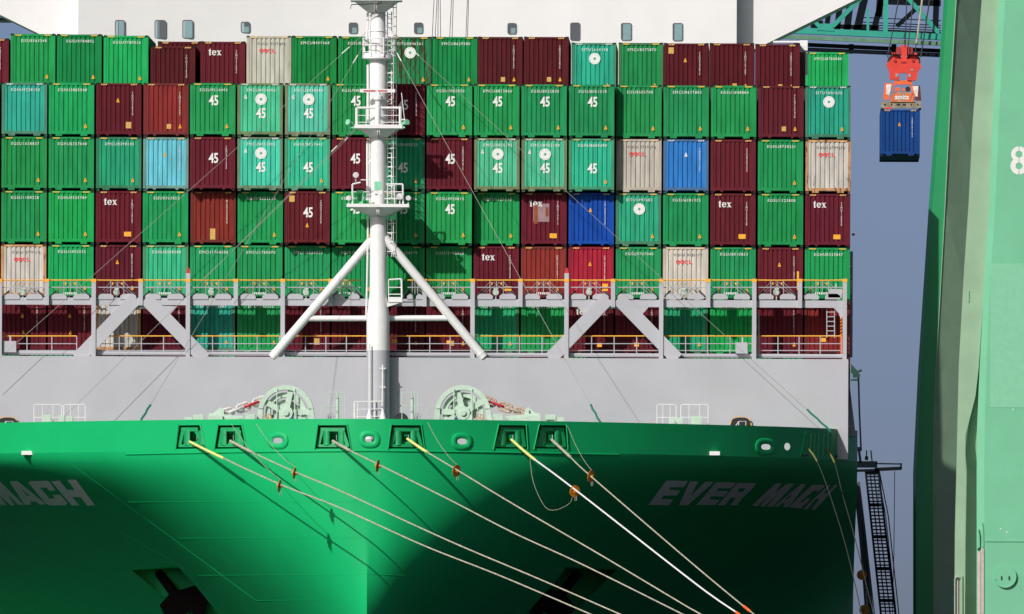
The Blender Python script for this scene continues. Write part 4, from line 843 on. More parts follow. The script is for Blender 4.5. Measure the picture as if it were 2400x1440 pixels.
def container(loc, kind, code, marks, label, L=12.192, group=GROUP, scale=1.0):
    fc, pc, ru, _w = KIND[kind]; ru = min(1.66, ru + .16); rnd = random.Random(hash((round(loc[0], 2), round(loc[2], 2))) & 0xffff)
    j = rnd.uniform(.88, 1.08); hue = (rnd.uniform(.8, 1.4), 1.0, rnd.uniform(.92, 1.25)) if kind[0] in 'GLT' else (1, rnd.uniform(.9, 1.3), rnd.uniform(.9, 1.2)) if kind[0] in 'MR' else (1, 1, 1)
    col = lambda c, r: (*[min(1, v * j * .96 * h_) for v, h_ in zip(lin(*c), hue)], r)
    root = empty('shipping_container', loc, label, 'container', group)
    def put(me, x=0, y=0, z=0, c=None, name=None):
        o = bpy.data.objects.new(name or me.name.split('.')[0], me); link(o, root); o.location = (x, y, z)
        if c: o.color = c
        return o
    pcol = col(fc, ru * .6); fcol = col(pc or fc, min(1, ru * 1.0)); dark = (fc[0] * .62, fc[1] * .62, fc[2] * .62)
    put(SHELL[L], c=pcol); put(FRAME['A' if kind[0] in 'GTLN' or kind in ('W', 'Wr') else 'B'], c=fcol); put(PANEL, c=pcol)
    for sx in (-1, 1):
        for z in (.059, CH - .059): put(CAST, sx * (CW / 2 - .089), 0, z, col(pc or dark, min(1, ru + .1)))
    E = -.004
    st = ST_S if kind in ('Gb', 'G', 'Gd', 'Gf', 'GT', 'GR') else ST_W if kind in ('LT', 'Bl', 'T') else ST_Y
    for sx in (-1, 1): put(st, sx * .80, -.006, CH - .075)
    ex = .016
    if code:
        if 'v' in marks: put(text(code, 'vert'), .74, ex, 2.42, name='number')
        elif 'O' in marks: put(text(code, 'num_d'), .12, ex, 2.46, name='number')
        else: put(text(code, 'num'), .05, ex, 2.50, name='number')
    if 'y' in marks: put(TRI_Y, .76, ex, .46)
    if 'c' in marks: put(TRI_Y, -.05, ex, 1.85)
    if 'z' in marks: put(TRI_Y, .0, ex, .95)
    if 'w' in marks: put(TRI_W, -.78, ex, 2.05)
    if 'b' in marks: put(TRI_W, .0, ex, 1.95)
    if 'o' in marks: put(LOGO_ME, .05, ex, 2.02)
    if 'H' in marks: put(text('45', 'big'), .06, ex, 1.72 if kind[0] == 'M' else 1.92)
    if 'L' in marks: put(text('45', 'big'), .06, ex, 1.24)
    if 'q' in marks: put(SQ, .16 if 'y' in marks else .53, ex, .56 if 'y' in marks else .62).scale = (.8, 1, .75) if 'y' in marks else (1, 1, 1)
    if 'Q' in marks: put(SQ, -.82, ex, 2.48)
    if 'r' in marks: put(SQ2, .5, ex, .56)
    if 't' in marks: put(TEX, -.45, ex - .004, 2.30)
    if 'O' in marks: put(LINE, -.1, ex, 2.08)
    if 'p' in marks: put(PATCH['pale'], -.15, ex, 1.80); put(PATCH['rust'], -.44, ex - .005, 1.70); put(PATCH['rust'], .16, ex - .005, 1.85).scale = (.8, 1, .5)
    if 'e' in marks: put(PATCH['red'], -.05, ex, .98)
    if 'l' in marks: put(STRIP, .95, -.006 + ex, 1.1)
    if 'n' in marks: put(SQ, -.02, ex, .55).scale = (1.0, 1, 1.9)
    N_CONT[0] += 1
    return root

ROWS = {
 2: "T EGHU9238103 -|Gb EGHU3885048 y|M TGBU4538218 vcq|R TEMU8217049 vyq|G EGSU9514493 Hy|LT EMCU8054406 woL|LT EMCU8088480 woL|G EGSU9803117 Hy|M TLLU5638270 vH|G EGSU9082820 Hy|G EMCU8872860 Hy|G EGSU8032820 Hy|G EGSU8051318 Hy|G EISU8505708 y|G EMCU8677883 y|G EGSU1848884 y|M TLLU7260478 vqy|T EITU1001630 oy",
 3: "G EGSU1638837 y|G EGHU8337048 y|GT EMCU8398145 y|S TEMU6219034 vc|M TRHU6172350 vH|LT EMCU8051805 woL|LG EGHU8037443 Ly|M TLLU4418206 vH|GT EGHU8088520 Ly|M TRHU4082915 vH|LT EMCU8055795 woL|LT EMCU8082180 woL|LG EGHU8685480 Ly|W OOLU_7710194 O|Bl TGBU5317204 vb|M FSCU8249350 v|G EGHU8738321 y|Wr OOLU_6774270 O",
 4: "G EGSU1188328 y|Gb EGHU9535789 y|M TEMU7108265 tvr|G EISU8363853 y|R MLCU5230078 vn|G EGHU8222128 y|M TRHU9733558 vHQz|G EGSU9417720 Hy|G EGSU9031816 Hy|G EGSU4920815 Hy|G EGSU1127110 y|M TEMU7344913 tvrp|B CAIU8034448 vc|GT EITU1497682 oy|G EGSU6281335 y|M TEMU7530268 tvr|G EGSU1323808 y|M TEMU7168820 tvr",
 5: "Wr OOLU_3779110 O|Gb EGSU1802035 y|M DRYU9173315 vcy|LG EGHU8288388 y|G EMCU1768508 y|G EMCU1780070 y|G EMCU1624523 y|G EGHU8117970 y|G EGHU8834979 y|G EGSU1198828 y|M TEMU7282440 tv|R DRYU9216071 vey|C CAIU4703728 vc|G EGSU9707040 y|W OOLU_9382177 O|G EGSU8010853 y|M FSCU9116832 vcl|G EGHU8333847 y",
 6: "M TGBU5102377 vcz|M TGBU5116230 vcz|Wr - k|M TCNU8140326 v|T EITU1442087 y|G EISU8830155 y|M TCLU9221738 vq|M TEMU8130290 v|M TLLU4226713 vy|M TCNU6113870 vyq|GT EGHU9062214 y|G EISU9337180 y|M TEMU7015522 tv|M TRHU3340196 v|GT EITU1229470 y|Gb EGSU1390226 y|M FSCU8820317 vy|R TCLU6205931 v"}
Z2 = P(1000, 197.5, 0).z - CH; PITCH = 2.905; XP = 2.548
def colx(c): return (c - 7.5) * XP
WORDS = {'H': 'white 45', 'L': 'white 45', 'o': 'round white logo', 't': 'white tex lettering', 'O': 'red lettering', 'v': 'upright white number', 'y': 'small yellow triangle'}
TIER = {2: 'second tier from the top', 3: 'third tier from the top', 4: 'fourth tier from the top', 5: 'tier behind the upper railing', 6: 'shaded tier behind the lower railing', 7: 'lowest visible tier'}
def colname(c): return ORD[c] + (' column' if c in (0, 17) else ' column from left')
for row, s in ROWS.items():
    for c, spec in enumerate(s.split('|')):
        kind, code, marks = spec.split(' '); code = '' if code == '-' else code.replace('_', ' ')
        big = 'H' in marks or 'L' in marks
        w_ = next((WORDS[k] for k in 'HLotOvy' if k in marks), 'no number')
        lab = f"{KIND[kind][3]} container, {w_}, {TIER[row]}, {colname(c)}"
        jx = random.Random(row * 31 + c).uniform(-.012, .012)
        container((colx(c) + jx, -.76 if big else 0.0, Z2 - (row - 2) * PITCH), kind, code, marks, lab, 13.716 if big else 12.192)
for row in range(2, 7):
    k_ = ('G', 'Gb', 'M', 'G', 'M')[row - 2]; container((colx(-1), 0, Z2 - (row - 2) * PITCH), k_, '', '', f"{KIND[k_][3]} container almost hidden beyond the left edge, {TIER[row]}")
for c, kind in enumerate('G GT M M Gb M G G M G G M G M G G G M'.split()):
    container((colx(c), 0, Z2 - 5 * PITCH), kind, '', '', f"{KIND[kind][3]} container, only its top edge above the breakwater, {colname(c)}")
TOP = [(-84, 90, 12.9, 'M', 'TGHU9012337', 'v', 'maroon container cut off by the left edge in the top tier'),
 (25, 79, 12.9, 'G', 'EISU8363348', 'y', 'green container at the far left of the top tier, one yellow triangle'),
 (133.5, 80, 12.9, 'Gd', 'EGSU9784802', 'y', 'dark green container second from left among the tall greens of the top tier'),
 (243, 83, 12.9, 'Gb', 'EGSU9780026', 'y', 'bright green container with its right side showing beside the low maroon one, top tier'),
 (370, 97, 25.8, 'Md', '', '', 'dark maroon container peeking out behind the low maroon one in the top tier'),
 (353, 108, 12.7, 'Md', 'TCLU3310228', 'v', 'low dark maroon container in a dip of the top tier'),
 (470, 97, 12.9, 'M', 'TEMU7210046', 'tv', 'maroon container with white tex lettering in the top tier'),
 (578, 84, 12.9, 'W', 'OOLU 9273840', 'O', 'light grey container with red lettering in the top tier'),
 (684, 84, 12.9, 'Gd', 'EMCU8497468', 'y', 'dark green container right of the grey one in the top tier'),
 (793, 85, 12.9, 'Gd', 'EGSU8228134', '', 'dark green container half behind the mast, left of it, top tier'),
 (907, 86, 12.9, 'GR', 'EITU0846261', 'oy', 'rust blotched green container with round logo right of the mast, top tier'),
 (1014, 86, 12.9, 'Gd', 'EMCU8629580', 'y', 'dark green container right of the rusty one, top tier'),
 (1120, 86, 12.9, 'Md', 'TCNU3387240', 'vqy', 'dark maroon container with square and triangle labels, left of a pair, top tier'),
 (1228, 86, 12.9, 'Md', 'TGBU4022878', 'vqy', 'dark maroon container, right one of the tall maroon pair, top tier'),
 (1339.5, 100, 13.0, 'T', 'EITU1614138', 'oy', 'teal container with round white logo in the top tier'),
 (1450, 100, 13.2, 'Gf', 'EMCU8575870', 'y', 'green container between the teal and maroon ones, top tier'),
 (1556, 101, 13.2, 'Md', 'FSCU6240816', 'vQc', 'dark maroon container with a pale square label high on its left, top tier'),
 (1663, 101, 12.9, 'Md', 'TEMU7201663', 'vqy', 'dark maroon container, middle of the three maroon ones at right, top tier'),
 (1770, 103, 12.9, 'Md', 'TGBU5510922', 'vqy', 'dark maroon container at the right end of the maroon three, top tier'),
 (1889, 122, 62.0, 'Gb', 'EMCU8786080', '', 'bright green container farther aft at the right end of the top tier')]
for t in TOP:
    px, py, Y, kind, code, marks, lab = t[:7]; L = t[7] if len(t) > 7 else 12.192
    p = P(px, py, Y); container((p.x + CW / 2, Y, p.z - CH), kind, code, marks, lab, L)

# ------------------------------------------------------------------ mooring lines and rat guards
def catm(pts_, n=10):
    out = []
    for i in range(len(pts_) - 1):
        p0, p1, p2, p3 = pts_[max(i - 1, 0)], pts_[i], pts_[i + 1], pts_[min(i + 2, len(pts_) - 1)]
        for k in range(n):
            t = k / n; out.append(.5 * ((2 * p1) + (p2 - p0) * t + (2 * p0 - 5 * p1 + 4 * p2 - p3) * t * t + (3 * p1 - p0 - 3 * p2 + p3) * t ** 3))
    return out + [pts_[-1]]
ORDL = ['first', 'second', 'third', 'fourth', 'fifth', 'sixth']
LINES = [  # pixel path, depth at start and end, rope, sleeve, sleeve share
 ([(445, 1036), (510, 1068), (655, 1135), (800, 1192), (993, 1279), (1175, 1351), (1384, 1440), (1560, 1516)], -21.9, -58, ROPE, ROPEY, .075),
 ([(540, 1034), (590, 1060), (690, 1106), (800, 1152), (1050, 1267), (1267, 1359), (1453, 1440), (1630, 1517)], -23.7, -58, ROPE, ROPE, .07),
 ([(780, 1034), (820, 1056), (889, 1090), (1050, 1170), (1203, 1249), (1364, 1323), (1600, 1440), (1760, 1519)], -27.0, -60, ROPE, ROPE, .045),
 ([(955, 1029), (993, 1055), (1078, 1106), (1203, 1182), (1404, 1299), (1600, 1416), (1642, 1440), (1780, 1521)], -27.0, -58, ROPE, ROPEY, .06),
 ([(1199, 1031), (1245, 1071), (1340, 1142), (1600, 1345), (1676, 1402), (1735, 1442), (1850, 1522)], -23.4, -56, ROPEW, ROPEY, .10),
 ([(1293, 1031), (1336, 1071), (1384, 1116), (1600, 1302), (1717, 1400), (1767, 1440), (1870, 1522)], -21.4, -54, ROPE, ROPE, .11)]
GUARDS = {0: (655, 1139, .25, 14), 1: (690, 1109, .25, 13), 2: (885, 1092, .25, 14), 3: (1070, 1104, .62, 14), 4: (1347, 1152, .78, 14), 5: (1385, 1117, .52, 14)}
for i, (px, y0, y1, m_, sl, sh) in enumerate(LINES):
    x0, x1 = px[0][0], px[-1][0]; y0 = fair_at[i][5] + .15
    pts_ = catm([P(a, b, min(y0 + (y1 - y0) * ((a - x0) / (x1 - x0)) ** .85, (on_hull(a, b).y - .4) if b > 1050 and b < 1440 else 99)) for a, b in px], 8); n = len(pts_)
    nm = 'white' if m_ is ROPEW else 'pale'
    root = empty('mooring_line', pts_[0], f"{nm} mooring rope, {ORDL[i]} from left, running from the bow fairlead down right", 'mooring rope', 'bow mooring lines')
    k = 8 if sl is ROPE else 9
    b = MB(); b.tube(pts_[:k + 1], M(3.2) if sl is ROPEY else M(3.3), 8); b.build('chafe_sleeve', sl, root, smooth=True, label='yellow chafe sleeve' if sl is ROPEY else 'thicker wrapped rope end')
    b = MB(); b.tube(pts_[k - 1:], M(1.9) if m_ is ROPEW else M(1.6), 8); b.build('rope', m_, root, smooth=True)
    if i in (4, 5):
        b = MB(); q0, q1 = (int(n * .80), int(n * .97)) if i == 4 else (int(n * .755), int(n * .80)); b.tube(pts_[q0:q1 + 1], M(3.0), 8); b.build('orange_rope_section', ROPEO, root, smooth=True)
    # a light line is bent on just outside the ship
    gx, gy, rat, rr = GUARDS[i]; gp = min(pts_, key=lambda p: abs((p - P(gx, gy, p.y)).length)); gp = P(gx, gy, gp.y)
    g = empty('rat_guard', gp, f"round orange rat guard disc on the {ORDL[i]} mooring rope from left", 'rat guard', 'rat guards on the bow lines')
    nn = Vector((math.sqrt(1 - rat * rat), -rat, -.15)).normalized(); u = nn.cross(Vector((0, 0, 1))).normalized(); v = nn.cross(u)
    b = MB(); k_ = 24; R = M(rr); vv = [gp + nn * s_ * .012 + (u * math.cos(2 * math.pi * j / k_) + v * math.sin(2 * math.pi * j / k_)) * R for s_ in (-1, 1) for j in range(k_)]
    b.add(vv, [tuple(range(k_)), tuple(range(2 * k_ - 1, k_ - 1, -1))] + [(j, (j + 1) % k_, k_ + (j + 1) % k_, k_ + j) for j in range(k_)]); b.build('disc', GUARD, g)
    b = MB(); b.tube([gp - nn * .12, gp + nn * .16], M(4), 10); b.build('collar', GUARD, g)
    b = MB(); b.tube([gp + Vector((.02, -.03, -R * .9)), gp + Vector((.02, -.03, -R * 1.55))], .02, 5); b.tube([gp + Vector((.10, -.03, -R * .85)), gp + Vector((.10, -.03, -R * 1.5))], .018, 5); b.build('tie', WIRE, g)
    hp = [(542, 994), (601, 994), (829, 990), (1002, 990), (1242, 1068), (1330, 998)][i]
    h0 = on_hull(*hp, .05) if hp[1] > 1000 else P(hp[0], hp[1], gp.y * .55 + hull_Y(P(hp[0], hp[1], -25).x, ZK) * .45 - .4); sag = 3.0 if i == 4 else .25
    if i in (0, 1, 3, 4, 5):
        if i == 4: lp = catm([P(1242, 1074, gp.y + 1.5), P(1250, 1130, gp.y + 1), P(1275, 1185, gp.y + .6), P(1300, 1196, gp.y + .3), P(1335, 1180, gp.y + .1), gp + Vector((-.1, 0, -.1))], 6)
        else:
            top_ = gp + v * (R * (1 if v.z > 0 else -1)); lp = [h0.lerp(top_, t / 8) + Vector((0, 0, -sag * 4 * (t / 8) * (1 - t / 8))) for t in range(9)]
        b = MB(); b.tube(lp, .011, 5); b.build('heaving_line', ROPE, g)
for i, (pa, sleeve) in enumerate(((([(1893, 1050), (1915, 1082), (1945, 1160), (1985, 1290), (2022, 1450)]), 1), (([(1935, 1050), (1956, 1085), (1975, 1160), (2003, 1260), (2050, 1450)]), 1))):
    Yk = []
    for a, b in pa: h_ = on_hull(min(a, 1982), b).y - .3; Yk.append(h_ + .15 if not Yk else min(h_, Yk[-1] - .5))
    pts_ = catm([P(a, b, y_) for (a, b), y_ in zip(pa, Yk)], 8)
    root = empty('mooring_line', pts_[0], f"shade-darkened mooring rope from the right shoulder of the bow, {'left' if i == 0 else 'right'} one of two", 'mooring rope', 'shoulder mooring lines')
    b = MB(); b.tube(pts_[:9], M(2.2), 8); b.build('chafe_sleeve', mat('shaded_yellow_sleeve', lin(120, 118, 60), .8), root, smooth=True); b = MB(); b.tube(pts_[8:], M(1.1), 8); b.build('rope', mat('shaded_grey_rope', lin(58, 62, 62), .9), root, smooth=True)  # rope and sleeve colours darkened in place of the hull's shade
# rope bundle beyond the shoulder, with two guards
for i, (x0, x1) in enumerate(((2003, 2033), (2008, 2040), (2012, 2047))):
    pts_ = catm([P(x0, 1130, 75), P(x0 + (x1 - x0) * .35, 1230, 75), P(x0 + (x1 - x0) * .65, 1330, 75), P(x1, 1470, 75)], 6)
    root = empty('mooring_line', pts_[0], f"grey rope of the bundle hanging beside the gangway, {('left', 'middle', 'right')[i]} strand", 'mooring rope', 'ropes beside the gangway')
    b = MB(); b.tube(pts_, M(3.2, 75), 8); b.build('rope', ROPEB, root, smooth=True)
for i, (gx, gy) in enumerate(((2020, 1348), (2026, 1430))):
    gp = P(gx, gy, 74.4); g = empty('rat_guard', gp, f"round orange rat guard by the gangway foot, {'upper' if i == 0 else 'lower'} one", 'rat guard', 'rat guards by the gangway')
    b = MB(); b.prism([(gp.x + M(12, 75) * math.cos(k * .2618), gp.z + M(12, 75) * math.sin(k * .2618)) for k in range(24)], gp.y - .02, gp.y + .02); b.build('disc', GUARD, g)
    b = MB(); b.tube([gp + Vector((0, -.15, 0)), gp + Vector((0, .1, 0))], M(2.5, 75), 8); b.build('collar', GUARD, g)

# ------------------------------------------------------------------ teal ship-to-shore crane with boom, leg and hoist
YT = 146.0
xl_ = P(2190, 700, YT).x
CT = empty('boom_crane', (xl_, YT, 3.0), 'teal lattice boom crane behind the wheelhouse with a tall green leg', 'crane')
def legstrip(edges0, edges1, Y0, Y1, m_, name, parent, thick=None, ext=True):
    """plate between two leaning edges given as (row, pixel) lists"""
    b = MB(); f = lambda ed, y: next((ed[i][1] + (ed[i + 1][1] - ed[i][1]) * (y - ed[i][0]) / (ed[i + 1][0] - ed[i][0]) for i in range(len(ed) - 1) if ed[i][0] <= y <= ed[i + 1][0]), ed[-1][1])
    rows = sorted({r for r, _ in edges0} | {r for r, _ in edges1}); vv = []
    for y in rows: vv += [P(f(edges0, y), y, Y0), P(f(edges1, y), y, Y1)]
    n = len(rows); ff = [(2 * i, 2 * i + 1, 2 * i + 3, 2 * i + 2) for i in range(n - 1)]
    if thick:
        o = len(vv); vv += [v + Vector((0, thick, 0)) for v in vv]; ff += [tuple(o + k for k in reversed(q_)) for q_ in ff[:]]
        ff += [(2 * i, 2 * i + 2, o + 2 * i + 2, o + 2 * i) for i in range(n - 1)] + [(2 * i + 1, o + 2 * i + 1, o + 2 * i + 3, 2 * i + 3) for i in range(n - 1)] + [(0, o, o + 1, 1), (2 * n - 2, 2 * n - 1, o + 2 * n - 1, o + 2 * n - 2)]
    b.add(vv, ff); return b.build(name, m_, parent)
E0 = [(-90, 2217), (0, 2212), (200, 2198), (480, 2177), (860, 2152), (1000, 2145), (1110, 2140), (1840, 2140)]
E1 = [(-90, 2226), (0, 2221), (200, 2207), (480, 2186), (860, 2160), (1000, 2152), (1110, 2147), (1840, 2147)]
E2 = [(-90, 2247), (0, 2241), (200, 2229), (480, 2215), (860, 2194), (1000, 2189), (1110, 2188), (1840, 2188)]
E3 = [(-90, 2318), (1840, 2292)]
bb = MB()
def seclev(y, ed):
    return next((ed[i][1] + (ed[i + 1][1] - ed[i][1]) * (y - ed[i][0]) / (ed[i + 1][0] - ed[i][0]) for i in range(len(ed) - 1) if ed[i][0] <= y <= ed[i + 1][0]), ed[-1][1])
rows = [-90, 0, 200, 480, 860, 1000, 1110, 1845]; YL = 138.0
for y in rows:
    a0, a1, a2, a3 = (seclev(y, e) for e in (E0, E1, E2, E3))
    bb.v += [tuple(P(a0, y, YL + .75)), tuple(P(a1, y, YL)), tuple(P(a2, y, YL)), tuple(P(a3, y, YL + 2.3)), tuple(P(a3, y, YL + 4.2)), tuple(P(a0, y, YL + 3.6))]
for i in range(len(rows) - 1):
    for j in range(6): bb.f.append([6 * i + j, 6 * i + (j + 1) % 6, 6 * i + 6 + (j + 1) % 6, 6 * i + 6 + j]); bb.mi.append(1 if j == 2 else 0)
bb.f += [[5, 4, 3, 2, 1, 0], [6 * (len(rows) - 1) + j for j in range(6)]]; bb.mi += [0, 0]
leg = bb.build('crane_leg', [CGREEN, CTAN], CT)
b = MB(); 
for i in range(len(rows) - 1): b.bar(P(seclev(rows[i], E2), rows[i], YL - .02), P(seclev(rows[i + 1], E2), rows[i + 1], YL - .02), .05, .06)
b.build('edge_bar', CTAN, leg)
# boom: bottom chord, rail, truss members, trolley girder
def bm_bar(p, q_, w_, m_, name, Y=YT, dp=.5): b = MB(); b.bar(P(*p, Y), P(*q_, Y), M(w_, Y), dp); return b.build(name, m_, CT)
bm_bar((1700, 65), (2230, 88.5), 14, TEAL, 'boom_chord', YT, .9)
bm_bar((1700, 80.5), (2230, 104), 9, TEALD, 'boom_rail', YT - .1, .5)
bm_bar((1860, 104), (2230, 121), 9, SHADE_STEEL, 'trolley_girder', YT + .6); bm_bar((1860, 115), (2230, 131), 9, SHADE_STEEL, 'trolley_girder', YT + .6)
for x in (1995, 2095): bm_bar((x, 104), (x, 126), 12, SHADE_STEEL, 'girder_web', YT + .7)
bm_bar((1700, -70), (2230, -48), 12, TEAL, 'boom_chord', YT, .9)
for p, q_, w_, m_, dy in (((1948, 66), (2022, -8), 10, TEAL, 0), ((1902, 42), (1925, 68), 9, TEAL, 0), ((2075, 82), (2077, -70), 11, TEAL, 0), ((2034, 75), (2034, 22), 6, TEAL, .3), ((2124, -8), (2202, 80), 10, TEAL, 0),
                          ((1840, 70), (1800, -60), 10, TEAL, 0)):
    bm_bar(p, q_, w_, m_, 'truss_member', YT + dy, .4)
b = MB(); b.prism([Q(1915, 72, YT), Q(1955, 74, YT), Q(1950, 58, YT), Q(1935, 56, YT), Q(1920, 57, YT)], YT - .5, YT - .46); b.build('gusset', TEAL, CT)
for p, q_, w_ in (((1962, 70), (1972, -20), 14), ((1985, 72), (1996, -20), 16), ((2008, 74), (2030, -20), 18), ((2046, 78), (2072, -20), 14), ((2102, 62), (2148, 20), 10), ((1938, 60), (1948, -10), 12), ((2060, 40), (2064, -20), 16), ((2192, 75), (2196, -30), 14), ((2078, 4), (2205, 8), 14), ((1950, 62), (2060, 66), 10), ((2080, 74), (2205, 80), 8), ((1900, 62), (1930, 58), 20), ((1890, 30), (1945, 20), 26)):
    bm_bar(p, q_, w_, SHADE_STEEL, 'inner_member', YT + 6, .4)  # back truss painted near black, as if in shade
for y_ in (41, 52, 58, 64, 70): bm_bar((2010, y_), (2205, y_ + 8), 2.2, SHADE_STEEL, 'walkway_rail', YT + 6.5, .06)
# hoist ropes
for p, q_, m_, w_ in (((2110, -20), (2080, 135), WIRED, 1.6), ((2126, -20), (2121, 112), WIRED, 1.4), ((2143, -20), (2128, 112), WIRED, 1.4), ((2164, -20), (2148, 102), ROPE, 2.4), ((2182, -20), (2158, 135), WIRED, 1.8), ((2147, 100), (2146, 120), WIRED, 1.2)):
    b = MB(); b.tube([P(*p, YT - 1.5), P(*q_, YT - 1.5)], M(w_, YT), 6); b.build('hoist_rope', m_, CT)

# spreader with headblock, and the container under it
YS = 145.0; u_ = M(1, YS)
SP = empty('container_spreader', P(2112, 252, YS), 'red headblock and orange spreader hanging from the boom', 'spreader')
def sp(poly, y0, y1, m_, name):
    b = MB(); b.prism([Q(a, c, YS) for a, c in poly], YS + y0, YS + y1); return b.build(name, m_, SP)
k8 = lambda pts_: [(2020 + a / 8, 90 + c / 8) for a, c in pts_]
hbk = sp(k8([(560, 390), (980, 392), (1112, 510), (1105, 560), (1050, 630), (1035, 740), (1010, 800), (845, 795), (845, 655), (705, 655), (705, 780), (520, 775), (515, 630), (455, 490)]), -.3, .3, SRED, 'headblock')
for cx in (620, 960):
    c = Q(2020 + cx / 8, 90 + 430 / 8, YS); b = MB(); b.ring(c, M(17, YS) * .8, M(17.5, YS), YS + .32, YS + .6, 30); b.build('sheave', DARK, SP, smooth=True)
    b = MB(); b.ring(c, .05, M(17, YS) * .8, YS + .42, YS + .5, 30); b.build('sheave_web', SRED, SP)
    b = MB(); b.ring(c, .01, M(3.5, YS), YS - .36, YS - .29, 14); b.build('sheave_pin', mat('dark_red', lin(150, 35, 35), .5), SP)
sp(k8([(735, 130), (850, 130), (840, 390), (745, 390)]), -.1, .4, SRED, 'centre_column')
for x0, x1 in ((640, 735), (850, 960)): sp(k8([(x0, 165), (x1, 165), (x1, 300), (x0, 300)]), .0, .12, mat('red_mesh_guard', lin(160, 50, 50), .6, noise=.3, scale=20), 'mesh_guard')
for a in ([(560, 265), (625, 265), (625, 300), (560, 300)], [(975, 275), (1040, 275), (1030, 310), (985, 310)]): sp(k8(a), -.1, .2, SRED, 'lug')
for a in ([(630, 665), (685, 665), (685, 725), (630, 725)], [(870, 675), (920, 675), (920, 730), (870, 730)], [(915, 580), (970, 580), (960, 615), (920, 615)]): sp(k8(a), -.33, -.305, GREYD, 'plate')
sp(k8([(735, 440), (830, 440), (830, 475), (735, 475)]), -.325, -.303, mat('dark_red', lin(150, 35, 35), .5), 'maker_plate')
sp(k8([(605, 790), (940, 795), (945, 870), (910, 890), (880, 870), (640, 870), (600, 910), (575, 1010), (560, 1010)]), -.2, .2, SORG, 'spreader_bridge')
sp(k8([(905, 880), (945, 870), (990, 1150), (975, 1200), (940, 1020)]), -.2, .2, SORG, 'spreader_arm')
for a, m_, n_ in (([(430, 840), (575, 850), (500, 1160), (395, 1150)], SORG, 'end_cover'), ([(950, 890), (1090, 890), (1115, 1170), (1010, 1170)], mat('dark_brown_cover', lin(95, 40, 40), .6, noise=.2), 'end_cover'), ([(458, 870), (560, 872), (515, 1080), (455, 1050)], mat('scratched_white', lin(225, 220, 212), .6, noise=.3, scale=4), 'white_panel'), ([(950, 900), (1060, 900), (1045, 1100), (1000, 1090)], MATS['scratched_white'], 'white_panel')):
    sp(k8(a), (-.32 if n_ == 'white_panel' else -.3), -.1, m_, n_)
for a, m_ in (([(620, 925), (715, 925), (715, 990), (620, 990)], SORG), ([(755, 940), (810, 940), (810, 990), (755, 990)], SORG)): sp(k8(a), -.1, .1, m_, 'motor')
b = MB(); p = P(2020 + 862 / 8, 90 + 955 / 8, YS - .1); b.tube([p, p + Vector((0, .3, 0))], M(6, YS), 16); b.build('drum', BLACK, SP)
sp(k8([(580, 1005), (940, 1020), (985, 1200), (530, 1200), (535, 1110)]), -.34, -.2, mat('worn_orange_plate', lin(190, 130, 100), .7, noise=.4, scale=3), 'front_plate')
for k in range(7):
    x = 545 + k * 62
    if 2 <= k <= 3: continue
    sp(k8([(x, 1190), (x + 34, 1190), (x + 84, 1045), (x + 50, 1045)]), -.352, -.342, SORG, 'hazard_stripe')
me = text_mesh('smits', .42, MARK, .012, 1.0, 'lettering'); o = bpy.data.objects.new('lettering', me); link(o, SP); o.location = P(2020 + 750 / 8, 90 + 1105 / 8, YS - .36) - ORG[SP.name]
bmw = sp(k8([(365, 1180), (530, 1195), (985, 1200), (1112, 1180), (1112, 1310), (370, 1310)]), -.25, .4, SGREY, 'end_beam')
for x, w_ in ((430, 20), (556, 14), (685, 34), (795, 32), (925, 12), (1048, 14)): sp(k8([(x - w_, 1230), (x + w_, 1230), (x + w_, 1265), (x - w_, 1265)]), -.262, -.251, BLACK, 'socket')
sp(k8([(430, 1300), (560, 1300), (580, 1330), (415, 1330)]), -.3, -.26, SRED, 'flipper')
for x in (385, 1090): sp(k8([(x - 22, 1300), (x + 22, 1300), (x + 22, 1345), (x - 22, 1345)]), -.1, .3, DARK, 'twistlock')
cl = P(2109.5, 366.5, YS)
cc = container((cl.x, YS - .3, cl.z), 'N', 'TGBU6037240', 'vc', 'navy blue container hanging under the spreader against the sky', 12.192, 'container under the crane')
# far crane ropes in front of the wheelhouse
HR = empty('hoist_ropes', P(1055, 90, 60), 'thin dark hoist ropes hanging in front of the wheelhouse right of the mast', 'ropes')
for a, c in ((1012, 1020), (1019, 1027), (1026, 1028), (1033, 1031), (1053, 1061), (1059, 1064), (1091, 1098), (1095, 1100)):
    b = MB(); b.tube([P(a, 110, 60), P(c, -60, 60)], M(.8, 60), 5); b.build('hoist_rope', WIRED, HR)

# ------------------------------------------------------------------ mint crane leg with the number 8, on the quay nearer the camera
YD = -26.0
CD = empty('numbered_crane', (P(2350, 900, YD).x, YD, 3.0), 'mint green crane leg with a large white 8 at the right edge', 'crane')
D0 = [(-90, 2347), (0, 2341), (300, 2325), (480, 2319), (640, 2308), (860, 2296), (1000, 2290), (1110, 2289), (1900, 2289)]
D1 = [(-90, 2362), (0, 2356), (300, 2340), (480, 2333), (640, 2322), (860, 2312), (1000, 2308), (1110, 2307), (1900, 2307)]
C0 = [(-90, 2306), (0, 2301), (300, 2279), (480, 2270), (640, 2259), (860, 2247), (1000, 2244), (1250, 2238), (1900, 2234)]
C1 = [(-90, 2348), (0, 2342), (300, 2326), (480, 2320), (640, 2309), (860, 2294), (930, 2286), (1020, 2263), (1250, 2260), (1900, 2258)]
bb = MB(); rows = [-90, 0, 300, 480, 640, 860, 1000, 1110, 1268, 1900]
for y in rows:
    a0, a1 = seclev(y, D0), seclev(y, D1); r_ = 2720 - (y + 90) * .05
    bb.v += [tuple(P(a0, y, YD + .22)), tuple(P(a1, y, YD)), tuple(P(r_, y, YD)), tuple(P(r_, y, YD + 3.2)), tuple(P(a0, y, YD + 3.2))]
